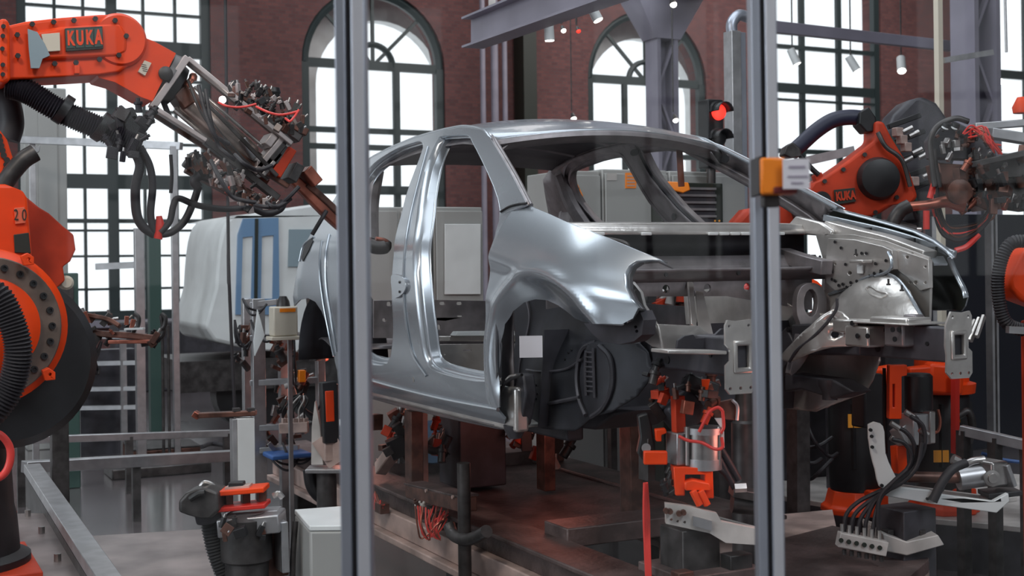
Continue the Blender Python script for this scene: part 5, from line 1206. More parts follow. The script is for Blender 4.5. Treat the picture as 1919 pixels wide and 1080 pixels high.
MB().tube([(p[0]*.6+p[3]*.4)+Vector((-.02, 0, -.02)), (p[0]*.6+p[3]*.4)+Vector((-.04, -.02, -.2)), (p[0]*.6+p[3]*.4)+Vector((-.05, -.03, -.6))], .012, 8).build('cable', 'dsteel', root)
# orange / white fixture stand beside the rack (590-640, 700-960)
a = aD(612, 900, 6.4)
root = thing('support_bracket', 'white wedge bracket with orange clamp standing left of the left post', 'bracket', (a.x, a.y, 0))
def SB(x, y, o=0): return aD(x, y, 6.4+o)
MB().prism([SB(x, y) for x, y in ((583, 872), (584, 800), (590, 752), (600, 800), (606, 872))], FW*.05).build('wedge', 'offwhite', root, bevel=.003)
MB().bar(SB(576, 880), SB(645, 880), .14, .02).build('foot', 'alu', root, bevel=.003); MB().bar(SB(604, 818), SB(636, 866), .02, .12).build('rough_block', 'railp', root)
MB().box(SB(622, 840, .03), (.1, .08, .12)).build('rough_block', 'railp', root, bevel=.006)
MB().bar(SB(614, 732), SB(616, 790), .045, .06, (0, 1, 0)).build('orange_clamp', 'orange', root, bevel=.004); MB().bar(SB(614, 715), SB(620, 830), .08, .05, (0, 1, 0)).build('clamp_body', 'black', root, bevel=.006)
MB().tube([SB(580, 880, .05), SB(585, 910, .05), SB(600, 930, .05), SB(620, 935, .05)], .035, 12, 6).build('hose', 'black', root); MB().cyl((a.x, a.y, 0), (a.x, a.y, SB(610, 882).z), .05, n=14).build('leg', 'dsteel', root)
# ================================================================ fixture under the car
fx = thing('body_fixture', 'heavy worn steel fixture frame with beams carrying the car body', 'fixture', (UC-.1, V0+1.2, 0))
ZT = .475; UN = 2.32
def beam(u0, u1, v0, v1, z0, z1, nm, m, bev=.006): return MB().box(((u0+u1)/2, (v0+v1)/2, (z0+z1)/2), (u1-u0, v1-v0, z1-z0)).build(nm, m, fx, bevel=bev)
for s, u in ((0, UN), (1, 3.40)):
    va = 2.6 if s == 0 else 4.5
    beam(u, u+.22, va, 8.0, ZT-.02, ZT, 'beam_top', 'rail'); beam(u+.03, u+.19, va, 8.0, ZT-.10, ZT-.021, 'beam_web', 'rail')
    beam(u-.01, u+.21, va, 8.0, ZT-.20, ZT-.101, 'beam_side', 'railp'); beam(u-.05, u+.24, va, 8.0, ZT-.235, ZT-.201, 'beam_flange', 'railp')
    for v in ((3.0, 5.2, 7.6) if s == 0 else (5.2, 7.6)): beam(u, u+.2, v-.09, v+.09, 0, ZT-.236, 'foot', 'dsteel')
for v, m_ in ((4.62, 'rail'), (6.6, 'rail')): beam(UN+.2, 3.42, v-.10, v+.10, ZT-.03, ZT+.05, 'cross_beam', m_)
beam(UN+.22, 3.42, 4.7, 6.5, ZT-.06, ZT-.02, 'deck_plate', 'rail')
for k in range(14): beam(UN-.002+.0, UN+.004, 2.9+k*.36, 2.94+k*.36, ZT-.08, ZT-.05, 'slot', 'black', 0) if k % 3 == 0 else None
# uprights that carry the sills
CZ = Z0+.13
def upright(px, v, w_, dp, m, top=CZ, u=None, nm='upright'):
    p = aV(px, 800, v); uu = p.x if u is None else u
    return MB().box((uu, v, (ZT+top)/2), (w_, dp, top-ZT)).build(nm, m, fx, bevel=.004)
for px, v in ((775, 5.75), (1022, 5.6), (1182, 4.75)): upright(px, v, .06, .09, 'brown')
upright(788, 5.85, .03, .12, 'railp'); upright(1172, 4.85, .03, .06, 'rail')
for u, v in ((UN+.12, 7.2), (3.5, 6.4)): upright(0, v, .07, .07, 'brown', Z0+.14, u, 'support_post')
a = aV(885, 850, 5.95); MB().box((a.x, 5.95, (ZT+Z0+.14)/2), (.26, .26, Z0+.14-ZT)).build('lift_column', 'under', fx, bevel=.008)
# red lit brackets and hoses under the floor
rf = random.Random(31)
scatter(rf, fx, [(700, 790), (760, 780), (765, 870), (702, 880)], 6.6, 18, ['brown', 'copper', 'dsteel', 'black', 'orange2'], (.04, .10), .3)
scatter(rf, fx, [(800, 800), (840, 800), (840, 880), (800, 880)], 6.4, 10, ['brown', 'black', 'orange2'], (.03, .08), .2)
scatter(rf, fx, [(930, 820), (1060, 820), (1060, 870), (930, 870)], 6.6, 12, ['brown', 'railp', 'orange2', 'black'], (.04, .10), .2)
MB().sweep([aD(712, 880, 6.7), aD(735, 850, 6.6), aD(762, 822, 6.5)], .07, .06, (0, 1, 0)).build('swing_arm', 'railp', fx, bevel=.006)
MB().tube([aD(795, 838, 6.3), aD(815, 846, 6.3), aD(832, 838, 6.3), aD(842, 818, 6.3)], .02, 10).build('black_hose', 'rubber', fx)
MB().lathe(aD(812, 830, 6.9), FW, [(0, .11), (.02, .12), (.03, .11)], 24).build('blue_cover', 'lblue', fx)
# locating pads and clamps front, tapered post below the near crash plate
p = aD(1396, 900, 4.9); MB().lathe((p.x, p.y, .36), (0, 0, 1), [(0, .052), (.62, .05), (.63, .040), (.80, .028), (.86, .026)], 24).build('tapered_post', 'dsteel', fx)
p2 = aU(1800, 700, UC+RU)
# ---- near pipe, bent pipe, valve box, red cables
a = aU(869, 880, UN-.1); ztop = aU(869, 868, UN-.1).z
root = thing('fixture_pipe', 'dark vertical pipe with bent elbow standing at the near beam', 'pipe', (a.x, a.y, 0))
MB().cyl((a.x, a.y, 0), (a.x, a.y, ztop), .028, n=18).build('pipe', 'dsteel', root)
MB().tube([aU(842, 985, UN-.12), aU(850, 1003, UN-.12), aU(872, 1012, UN-.12), aU(895, 1006, UN-.12), aU(912, 996, UN-.12)], .026, 14).build('elbow', 'dsteel', root)
root = thing('valve_box', 'brown valve box with tangled red cables hung on the near beam', 'valve box', aU(820, 960, UN-.08))
MB().bar(aU(775, 920, UN-.06), aU(878, 946, UN-.06), .08, .06).build('box', 'brown', root, bevel=.004); MB().bar(aU(775, 905, UN-.05), aU(878, 930, UN-.05), .10, .01).build('lid', 'rail', root, bevel=.002)
bolts([aU(800, 920, UN-.105), aU(850, 932, UN-.105)], (-1, 0, 0), .008, root, m='railp')
scatter(rf, root, [(778, 945), (840, 960), (850, 1000), (790, 990)], 5.75, 22, ['offwhite', 'black', 'brown', 'steel', 'black'], (.02, .045), .05)
for k in range(11): 
    j = lambda q: rf.uniform(-q, q)
    MB().tube([aD(778+k*5, 950+j(6), 5.7), aD(785+k*3+j(6), 985+j(8), 5.66), aD(795+k*3+j(6), 1008+j(8), 5.66), aD(815+j(10), 990+j(10), 5.66), aD(835+j(6), 965+j(10), 5.7)], .004, 6, 5).build('red_cable', 'redcable' if k % 3 else 'copper', root)
root = thing('cable_bundle', 'tuft of red and tan cables on the near beam beside the left post', 'cables', aU(703, 940, UN-.05))
for k in range(8): MB().tube([aU(698+rf.uniform(0, 8), 925+rf.uniform(-5, 5), UN-.03), aU(705+rf.uniform(-8, 8), 945+rf.uniform(-9, 9), UN-.06), aU(712+rf.uniform(-9, 9), 950+rf.uniform(-14, 9), UN-.05)], .004, 6, 4).build('cable', 'redcable' if k % 2 else 'copper', root)
MB().box(aU(716, 952, UN-.04), (.05, .08, .05)).build('connector', 'brown', root, bevel=.004)
# vertical red cable bundle
root = thing('red_cable_bundle', 'bundle of thin red cables hanging straight down left of the front clamp', 'cables', aD(1212, 1000, 4.3))
for k in range(5): MB().tube([aD(1207+k*1.4, 905, 4.3), aD(1206+k*2.6, 960, 4.3+.01*k), aD(1208+k*2.4, 1020, 4.3), aD(1212+k*2.2, 1110, 4.3)], .0035, 6, 5).build('cable', 'redcable', root)
# ================================================================ front clamp unit (near)
def C1(x, y, o=0): return aD(x, y, 4.35+o)
a = C1(1293, 1050)
root = thing('front_clamp', 'orange and silver pneumatic clamp unit below the near front crash plate', 'clamp', (a.x, a.y, 0))
zc = C1(1293, 985).z
MB().box((a.x, a.y, zc/2+.03), (.15, .14, zc-.06)).build('column', 'dsteel', root, bevel=.004); MB().box((a.x+.04, a.y, C1(1300, 1068).z), (.32, .28, .03)).build('base_plate', 'rail', root, bevel=.004)
MB().box((a.x+.12, a.y-.1, C1(1300, 1050).z), (.09, .06, .06)).build('locating_block', 'dsteel', root, bevel=.004); MB().box((a.x-.1, a.y-.1, C1(1300, 1060).z), (.06, .05, .03)).build('nut_block', 'brown', root, bevel=.004)
MB().prism([C1(x, y, -.1) for x, y in ((1247, 944), (1295, 950), (1344, 963), (1352, 978), (1420, 992), (1420, 1022), (1360, 1018), (1330, 1000), (1248, 982))], FW*.03, [[C1(x+3*math.cos(k), y+3*math.sin(k), -.1) for k in (0, 1.2, 2.4, 3.6, 4.8)] for x, y in ((1258, 974), (1270, 977), (1283, 979))]).build('bracket_plate', 'offwhite', root, bevel=.004)
MB().prism([C1(x, y, .05) for x, y in ((1247, 944), (1420, 990), (1420, 1020), (1248, 980))], FW*.03).build('rear_bracket_plate', 'offwhite', root, bevel=.004)
MB().prism([C1(x, y, -.11) for x, y in ((1299, 968), (1334, 977), (1334, 996), (1299, 986))], FW*.01).build('data_plate', 'alu', root)
bolts([C1(x, y, -.11) for x, y in ((1255, 958), (1272, 962), (1280, 960), (1248, 957))], -FW, .01, root, m='brown', l=.015)
MB().cyl(C1(1318, 858), C1(1318, 800), .062, n=28).build('cylinder', 'steel', root); MB().cyl(C1(1318, 878), C1(1318, 858), .066, n=28).build('cylinder_foot', 'alu', root); MB().cyl(C1(1318, 812), C1(1318, 800), .068, n=28).build('cylinder_cap', 'alu', root)
for dx in (-30, 30): MB().cyl(C1(1318+dx, 872, -.04), C1(1318+dx, 800, -.04), .007, n=8).build('tie_rod', 'steel', root)
MB().bar(C1(1270, 810), C1(1270, 870), .05, .07, (0, 1, 0)).build('guide', 'alu', root, bevel=.004); MB().bar(C1(1212, 820, .05), C1(1212, 900, .05), .03, .06, (0, 1, 0)).build('guide_rod', 'dsteel', root, bevel=.003)
MB().prism([C1(x, y, -.06) for x, y in ((1262, 876), (1336, 878), (1338, 935), (1322, 935), (1322, 890), (1284, 890), (1284, 930), (1266, 930))], FW*.12).build('orange_yoke', 'orange', root, bevel=.004)
MB().prism([C1(x, y, -.08) for x, y in ((1282, 905), (1300, 900), (1330, 906), (1334, 920), (1284, 920))], FW*.06).build('orange_lever', 'orange', root, bevel=.005)
for k in (0, 14): MB().bar(C1(1298+k, 920, -.09), C1(1312+k, 948, -.09), .02, .02, (0, 1, 0)).build('orange_fork', 'orange', root, bevel=.003)
MB().bar(C1(1206, 858, -.05), C1(1250, 858, -.05), .03, .045).build('orange_block', 'orange', root, bevel=.004); MB().prism([C1(x, y, -.02) for x, y in ((1228, 806), (1248, 804), (1250, 812), (1240, 816), (1240, 828), (1230, 828))], FW*.04).build('orange_latch', 'orange', root, bevel=.003)
MB().prism([C1(x, y, .02) for x, y in ((1195, 780), (1215, 775), (1222, 800), (1228, 840), (1210, 870), (1194, 850), (1200, 820))], FW*.05).build('black_guard', 'black', root, bevel=.006); MB().cyl(C1(1211, 840, 0), C1(1211, 840, .04), .016, n=14).build('pin', 'alu', root)
MB().bar(C1(1270, 742), C1(1272, 810), .04, .03, (0, 1, 0)).build('orange_post', 'orange2', root, bevel=.003); MB().prism([C1(x, y, -.05) for x, y in ((1316, 712), (1331, 712), (1328, 724), (1326, 734), (1318, 734))], FW*.02).build('orange_flag', 'orange', root)
MB().bar(C1(1282, 715, .05), C1(1340, 735, .05), .05, .12, (0, 1, 0)).build('black_carrier', 'black', root, bevel=.006); MB().bar(C1(1262, 750, .1), C1(1300, 800, .1), .12, .1, (0, 1, 0)).build('rear_housing', 'under', root, bevel=.01)
MB().prism([C1(x, y, .0) for x, y in ((1320, 760), (1374, 748), (1380, 760), (1380, 788), (1340, 785))], FW*.02).build('guard_plate', 'brown', root, bevel=.003)
MB().tube([C1(1372, 750, -.01), C1(1382, 762, -.01), C1(1381, 788, -.01)], .006, 6).build('bent_wire', 'alu', root)
MB().prism([C1(x, y, -.02) for x, y in ((1340, 785), (1356, 785), (1358, 840), (1346, 850), (1350, 800))], FW*.02).build('white_tag', 'white', root)
scatter(rf, root, [(1205, 700), (1350, 720), (1340, 800), (1215, 790)], 4.35, 26, ['brown', 'black', 'copper', 'dsteel', 'orange2'], (.02, .055), .08)
scatter(rf, root, [(1240, 880), (1260, 880), (1270, 940), (1244, 935)], 4.35, 8, ['dsteel', 'black'], (.02, .04), .05)
for pts in ([(1310, 810), (1320, 790), (1330, 772), (1345, 764), (1354, 770)], [(1272, 818), (1290, 826), (1315, 830), (1340, 842), (1354, 838), (1352, 820)], [(1354, 770), (1356, 800), (1350, 812)]): MB().tube([C1(x, y, -.1) for x, y in pts], .0055, 8).build('red_hose', 'redcable', root)
for pts in ([(1350, 840), (1368, 870), (1385, 900)], [(1342, 846), (1358, 880), (1372, 905)], [(1345, 875), (1362, 890), (1380, 920)]): MB().tube([C1(x, y, -.02) for x, y in pts], .012, 10).build('black_hose', 'rubber', root)
MB().bar(C1(1370, 920), C1(1425, 930), .1, .03).build('cylinder_mount', 'dsteel', root, bevel=.003); MB().cyl(C1(1372, 940), C1(1430, 946), .04, n=20).build('side_cylinder', 'dsteel', root); MB().cyl(C1(1376, 915, -.04), C1(1398, 914, -.04), .018, n=6).build('hex_fitting', 'steel', root)
# front platform under clamps
P = [aZ(x, y, .36) for x, y in ((1235, 1120), (1235, 985), (1560, 955), (1570, 1000), (1500, 1120))]
root = thing('tooling_platform', 'pinkish worn base plate with tan side panels under the front clamps', 'base', aZ(1400, 1040, 0))
MB().prism(P, (0, 0, -.03)).build('plate', 'railp', root, bevel=.003); cc = sum(P, Vector())/5
MB().prism([cc.lerp(p, .93)-Vector((0, 0, .03)) for p in P], (0, 0, -.33)).build('plinth', 'railp', root)
P = [aZ(x, y, .42) for x, y in ((1470, 1008), (1560, 985), (1745, 1030), (1740, 1050), (1660, 1120), (1470, 1120))]
MB().prism(P, (0, 0, -.05)).build('side_plate', 'rail', root, bevel=.003); MB().prism([p-Vector((0, 0, .05)) for p in P], (0, 0, -.36)).build('side_panel', 'railp', root)
# ================================================================ right clamp arm with hoses
def C2(x, y, o=0): return aD(x, y, 5.1+o)
a = C2(1697, 1000)
root = thing('side_clamp', 'white clamp arm with grey pneumatic cylinder on dark column at lower right', 'clamp', (a.x, a.y, 0))
MB().box((a.x, a.y, C2(1697, 950).z/2), (.17, .16, C2(1697, 950).z)).build('column', 'under', root, bevel=.004)
MB().prism([C2(x, y, -.12) for x, y in ((1654, 1000), (1700, 1016), (1758, 1003), (1770, 1022), (1700, 1042), (1660, 1034))], FW*.3).build('base_plate', 'offwhite', root, bevel=.004)
for x, y in ((1662, 1000), (1688, 1002), (1722, 1000)): MB().bar(C2(x, y+8, -.05), C2(x, y-8, -.05), .03, .05, (0, 1, 0)).build('locating_block', 'dsteel', root, bevel=.003)
MB().prism([C2(x, y, -.1) for x, y in ((1655, 910), (1745, 920), (1752, 926), (1862, 940), (1890, 925), (1892, 940), (1868, 962), (1746, 945), (1660, 930))], FW*.03).build('arm_plate', 'white', root, bevel=.003, sharp=20)
MB().prism([C2(x, y, .05) for x, y in ((1655, 905), (1862, 932), (1862, 950), (1660, 925))], FW*.03).build('rear_arm_plate', 'offwhite', root, bevel=.003)
MB().bar(C2(1745, 938, -.11), C2(1765, 912, -.11), .03, .012, (0, 1, 0)).build('black_stop', 'black', root); MB().bar(C2(1842, 926), C2(1905, 920), .12, .02).build('black_pad', 'black', root, bevel=.003); MB().bar(C2(1845, 938), C2(1895, 930), .12, .02).build('pad_plate', 'offwhite', root, bevel=.003)
bolts([C2(1737, 935, -.11)], -FW, .006, root)
MB().cyl(C2(1795, 898), C2(1850, 890), .045, n=24).build('cylinder', 'alu', root); MB().box(C2(1855, 886), (.09, .11, .10)).build('cylinder_head', 'steel', root, bevel=.01); MB().lathe(C2(1858, 896, -.06), -FW, [(0, .032), (.01, .032), (.012, .02), (.02, .018)], 20).build('pivot_pin', 'steel', root)
MB().bar(C2(1872, 872), C2(1886, 912), .02, .1, (0, 1, 0)).build('end_plate', 'alu', root, bevel=.003); MB().cyl(C2(1700, 894), C2(1795, 896), .022, n=16).build('piston_rod', 'brown', root); MB().tube([C2(1800, 880), C2(1820, 866), C2(1845, 862)], .016, 10).build('hose_fitting', 'steel', root)
MB().tube([C2(1748, 940, -.13), C2(1765, 905, -.13), C2(1785, 880, -.12), C2(1810, 868, -.1)], .018, 10).build('black_hose', 'rubber', root); MB().cyl(C2(1785, 860, -.05), C2(1797, 866, -.05), .02, n=8).build('hex_fitting', 'steel', root)
MB().prism([C2(x, y, -.14) for x, y in curve2([(1627, 796), (1650, 794), (1658, 810), (1660, 850), (1672, 880), (1684, 908), (1668, 918), (1648, 912), (1640, 880), (1632, 850)], 2)], FW*.015).build('white_bracket', 'white', root, bevel=.003)
bolts([C2(x, y, -.15) for x, y in ((1631, 806), (1633, 818), (1634, 838), (1652, 910))], -FW, .007, root)
MB().prism([C2(x, y, .0) for x, y in ((1667, 685), (1700, 684), (1700, 704), (1690, 706), (1690, 786), (1666, 786))], FW*.04, [[C2(x, y, 0) for x, y in ((1673, 720), (1677, 720), (1677, 764), (1673, 764))]]).build('orange_guide', 'orange', root, bevel=.003)
MB().bar(C2(1683, 835, .03), C2(1686, 886, .03), .05, .04, (0, 1, 0)).build('orange_lower_guide', 'orange', root, bevel=.003)
MB().lathe(C2(1722, 770, .05), (0, 0, 1), [(0, .05), (.01, .055), (.14, .055), (.15, .045)], 24).build('black_cylinder', 'black', root)
MB().bar(C2(1716, 775), C2(1716, 832), .1, .08, (0, 1, 0)).build('valve_body', 'alu', root, bevel=.005); MB().bar(C2(1738, 770), C2(1738, 830), .03, .06, (0, 1, 0)).build('valve_body', 'steel', root, bevel=.004); MB().bar(C2(1684, 800), C2(1700, 830), .06, .06, (0, 1, 0)).build('manifold', 'alu', root, bevel=.004)
MB().bar(C2(1657, 690, .05), C2(1660, 850, .05), .01, .01, (0, 1, 0)).build('black_rod', 'black', root); MB().tube([C2(1758, 768), C2(1762, 790), C2(1758, 808), C2(1746, 812)], .006, 8).build('wire', 'copper', root)
for i, pts in enumerate(([(1700, 775), (1718, 785), (1726, 810), (1722, 850), (1700, 890), (1660, 915), (1610, 940), (1586, 965), (1582, 998)], [(1672, 796), (1700, 812), (1714, 840), (1704, 880), (1660, 920), (1622, 945), (1600, 968), (1595, 1000)], [(1672, 823), (1696, 832), (1708, 860), (1690, 892), (1655, 922), (1628, 950), (1612, 975), (1608, 1002)],
                       [(1706, 780), (1730, 800), (1732, 840), (1712, 880), (1670, 915), (1640, 940), (1624, 975), (1621, 1004)], [(1728, 830), (1718, 875), (1690, 905), (1656, 925), (1642, 960), (1634, 1006)], [(1700, 880), (1672, 905), (1650, 930), (1645, 970), (1647, 1004)])):
    MB().tube([C2(x, y, -.12-.012*i) for x, y in pts], .0085, 8).build('hose', 'rubber', root)
for x, y in ((1700, 775), (1673, 796), (1673, 823), (1727, 808)): MB().tube([C2(x-4, y-3, -.13), C2(x+12, y+7, -.13)], .012, 8, 0).build('hose_ferrule', 'steel', root)
p = C2(1612, 1020)
root = thing('valve_block', 'pale six-port valve block with black hoses plugged in, lower right', 'valve block', p)
MB().bar(C2(1570, 1010, -.2), C2(1660, 1028, -.2), .05, .055).build('block', 'offwhite', root, bevel=.003)
for k in range(6):
    q = C2(1576+k*14.5, 1013+k*2.8, -.228); MB().cyl(q, q-FW*.004, .009, n=12).build('port', 'ink', root)
    q = C2(1578+k*14, 1002+k*2.4, -.19); MB().cyl(q-Vector((0, 0, .008)), q+Vector((0, 0, .04)), .008, n=8).build('hose_nipple', 'steel', root); q = C2(1582+k*14, 1030+k*2.6, -.2); MB().cyl(q, q-Vector((0, 0, .02)), .008, n=8).build('lower_nipple', 'dsteel', root)
# ================================================================ right lower robots on raised platform
P = [aZ(x, y, .26) for x, y in ((1430, 880), (1560, 862), (2050, 900), (2050, 1000), (1700, 968), (1440, 925))]
root = thing('robot_floor_platform', 'pale worn platform under the two black-columned robots at right', 'platform', aZ(1700, 930, 0))
MB().prism(P, (0, 0, -.03)).build('deck', 'offwhite', root, bevel=.004); MB().prism([p-Vector((0, 0, .03)) for p in P], (0, 0, -.23)).build('plinth', 'under', root)
def stubrobot(px, d, label, orange_top):
    a = aD(px, 800, d); k = d/FPX
    root = thing('handling_robot', label, 'robot', (a.x, a.y, .26), 'black columned robots')
    zb = .26
    MB().lathe((a.x, a.y, zb), (0, 0, 1), [(0, 66*k), (.03, 66*k), (.05, 58*k), (.12, 52*k)], 8).build('base', 'orange', root, bevel=.006)
    MB().box((a.x, a.y-50*k, zb+.07), (40*k, 30*k, .14)).build('base_lug', 'orange', root, bevel=.01)
    zt = aD(px, 735, d).z; MB().lathe((a.x, a.y, zb+.12), (0, 0, 1), [(0, 47*k), (.02, 50*k), (zt-zb-.14, 50*k), (zt-zb-.12, 46*k)], 32).build('column', 'black', root)
    for dx in (-35, 35): MB().box((a.x+dx*k, a.y-34*k, (zb+.2+zt)/2), (8*k, 8*k, zt-zb-.3)).build('column_rib', 'black', root)
    MB().lathe((a.x, a.y, zt), (0, 0, 1), [(0, 60*k), (.05, 62*k), (.06, 50*k), (.3, 46*k)], 24).build('turret', orange_top, root)
    return root, a, k
r1, a1, k1 = stubrobot(1603, 6.8, 'left black robot column with orange foot and yellow sticker', 'black')
MB().box(aD(1589, 783, 6.8)-FW*50*k1, (26*k1, .004, 25*k1), rz=-YAW).build('warning_sticker', 'yellow', r1)
r2, a2, k2 = stubrobot(1765, 6.8, 'right black robot column with orange turret and yellow sticker', 'orange')
MB().box(aD(1747, 848, 6.8)-FW*50*k2, (28*k2, .004, 22*k2), rz=-YAW).build('warning_sticker', 'yellow', r2); MB().box(aD(1778, 775, 6.8)-FW*50*k2, (8*k2, .004, 22*k2), rz=-YAW).build('warning_sticker', 'yellow', r2)
MB().bar(aD(1735, 708, 6.6), aD(1800, 712, 6.6), .12, .16).build('upper_casting', 'orange', r2, bevel=.02); MB().bar(aD(1700, 700, 6.6), aD(1750, 695, 6.6), .1, .06).build('upper_link', 'orange', r2, bevel=.01); MB().bar(aD(1790, 700, 6.5), aD(1790, 850, 6.5), .03, .03, (0, 1, 0)).build('red_conduit', 'red', r2)
MB().bar(aD(1640, 690, 6.6), aD(1655, 720, 6.6), .08, .2, (0, 1, 0)).build('upper_casting', 'orange', r1, bevel=.02); MB().bar(aD(1625, 700, 6.3), aD(1625, 800, 6.3), .12, .1, (0, 1, 0)).build('black_panel', 'black', r1, bevel=.01)
MB().tube([aD(1795, 780, 6.6), aD(1815, 772, 6.6), aD(1822, 800, 6.6), aD(1815, 830, 6.6)], .02, 10).build('side_hose', 'dsteel', r2)
rg = random.Random(77)
cables(rg, r1, [((1510, 790), (1570, 850)), ((1500, 800), (1540, 860)), ((1480, 800), (1560, 820)), ((1560, 860), (1500, 870))], 6.5, 'rubber', .01, 20, 'cable', 1, 12)
# low white machine behind (1510-1560)
o = MB().box(aD(1530, 840, 8.2), (.7, .5, .45)).build('white_housing', 'white', bevel=.05, seg=4); o.location.z = .26+.0; tag(o, 'rounded white machine housing behind the left black robot column', 'machine')
o = MB().box((aD(1480, 860, 8.0).x, aD(1480, 860, 8.0).y, .55), (.35, .35, 1.1)).build('dark_machine_base', 'under', bevel=.02); tag(o, 'dark square machine base behind the right foreground post', 'machine')
# floor rails at right
hframe((1800, 806), (1930, 836), 6.4, 6.2, .05, .05, 'guard_rail', 'aluminium rail at knee height meeting the slim post at the right edge')
o = MB().tube([aD(1840, 850, 6.4), aD(1880, 862, 6.4), aD(1930, 868, 6.4)], .01, 6).build('blue_cable', 'blue'); tag(o, 'thin blue cable on the platform near the right edge', 'cable')
# dark partition wall panel behind right
a = aD(1742, 600, 10.5); b = aD(2100, 600, 10.5)
root = thing('dark_partition', 'dark blue partition panel behind the far wing at right', 'partition', ((a.x+b.x)/2, (a.y+b.y)/2, 0))
MB().box(((a.x+b.x)/2, a.y, aD(1850, 400, 10.5).z/2), (b.x-a.x, .08, aD(1850, 400, 10.5).z)).build('panel', 'navyp', root, bevel=.005)
MB().box((a.x+.02, a.y-.07, aD(1850, 405, 10.5).z/2), (.05, .05, aD(1850, 405, 10.5).z)).build('frame', 'alu', root)
# ================================================================ right welding robot (upper)
DR = 6.9
def Q(x, y, o=0): return aD(x, y, DR+o)
a = Q(1600, 900, .4)
rb = thing('welding_robot', 'dusty orange robot arm behind the far wing with dark name plate', 'robot', (a.x, a.y, 0))
def qp(px, o, th, nm, m, bev=.01, holes=(), par=None): return MB().prism([Q(x, y, o) for x, y in px], FW*th, [[Q(x+r*math.cos(k*PI/6), y+r*math.sin(k*PI/6), o) for k in range(12)] for x, y, r in holes]).build(nm, m, par or rb, bevel=bev, seg=3)
qp([(1641, 226), (1657, 228), (1671, 256), (1696, 297), (1712, 340), (1721, 368), (1714, 378), (1676, 384), (1650, 400), (1610, 412), (1556, 400), (1506, 366), (1520, 344), (1531, 340), (1585, 304), (1640, 262)], -.12, .24, 'arm', 'orange2', .03)
c = Q(1646, 335, -.13); MB().lathe(c, -FW, [(0, .115), (.02, .11), (.05, .10), (.06, .06)], 32).build('axis_cover', 'black', rb)
MB().lathe(Q(1540, 376, -.13), -FW, [(0, .05), (.02, .045)], 24).build('cover', 'black', rb)
qp([(1563, 356), (1602, 352), (1604, 378), (1566, 384)], -.135, .01, 'name_plate', 'ink', .001)
for i, ch in enumerate('KUKA'): text('letter', ch, Q(1571+i*9.2, 369-i*.9, -.14), RT+Vector((0, 0, .1)), (0, 0, 1), .062, 'orange2', rb, .001, .003, .62)
bolts([Q(x, y, -.125) for x, y in ((1545, 340), (1580, 318), (1620, 290), (1560, 392), (1600, 402), (1640, 398), (1680, 370))], -FW, .012, rb, m='dsteel', l=.01)
qp([(1370, 420), (1395, 392), (1440, 385), (1478, 372), (1500, 392), (1500, 430), (1370, 440)], .1, .2, 'lower_link', 'orange2', .03)
qp([(1478, 372), (1520, 392), (1540, 425), (1510, 440), (1490, 410)], .05, .12, 'dark_link', 'dsteel', .02)
MB().tube([Q(1482, 288, 0), Q(1500, 272, 0), Q(1530, 245, 0), Q(1560, 226, 0), Q(1590, 220, 0), Q(1622, 222, 0)], .042, 16, 8).build('navy_hose', 'navy', rb)
qp([(1612, 210), (1628, 200), (1642, 220), (1644, 245), (1624, 248), (1610, 232)], -.08, .14, 'hose_bracket', 'black', .008)
qp([(1472, 275), (1486, 266), (1500, 278), (1504, 292), (1480, 296), (1468, 290)], -.06, .12, 'hose_bracket', 'dsteel', .008)
MB().tube([Q(1500, 292, -.05), Q(1520, 315, -.05), Q(1534, 328, -.05)], .014, 10).build('stay', 'black', rb); qp([(1526, 328), (1540, 322), (1546, 338), (1532, 346)], -.05, .08, 'stay_lug', 'orange2', .006)
MB().tube([Q(1645, 248, -.14), Q(1660, 275, -.15), Q(1690, 300, -.15), Q(1706, 350, -.15)], .012, 8).build('cable', 'dsteel', rb)
z0 = Q(1600, 430).z
MB().lathe((Q(1590, 800, .6).x, Q(1590, 800, .6).y, 0), (0, 0, 1), [(0, .2), (.1, .2), (.12, .13), (z0-.1, .13), (z0+.1, .12)], 24).build('pedestal', 'under', rb); MB().bar(Vector((Q(1590, 800, .6).x, Q(1590, 800, .6).y, z0)), Q(1600, 400, .1), .2, .16).build('shoulder_link', 'orange2', rb)
MB().bar(Q(1440, 318, .5), Q(1600, 282, .5), .04, .05).build('frame_bar', 'alu', rb); MB().bar(Q(1460, 345, .5), Q(1600, 325, .5), .04, .03).build('frame_bar', 'alu', rb)
# orange wheel-like ring seen through the engine bay
c = aD(1498, 600, 6.3); rw = thing('motor_ring', 'round orange ring casting with blue hose seen inside the engine bay', 'ring', (c.x, c.y, c.z-.2))
MB().tube([c+RT*.15*math.cos(t*PI/12)+Vector((0, 0, .19*math.sin(t*PI/12))) for t in range(25)], .03, 10, 0).build('ring', 'orange', rw)
for t in (20, 80, 140, 200, 260, 320): MB().bar(c, c+RT*.15*math.cos(math.radians(t))+Vector((0, 0, .19*math.sin(math.radians(t)))), .025, .02, FW).build('spoke', 'orange', rw)
MB().lathe(c, -FW, [(0, .05), (.02, .05)], 16).build('hub', 'dsteel', rw); MB().tube([aD(1465, 590, 6.2), aD(1480, 560, 6.2), aD(1505, 545, 6.2), aD(1530, 548, 6.2)], .03, 12).build('blue_hose', 'navy', rw)
MB().bar(c+FW*.03, Vector((c.x, c.y+.03, 0)), .08, .08, (0, 1, 0)).build('stand', 'dsteel', rw)
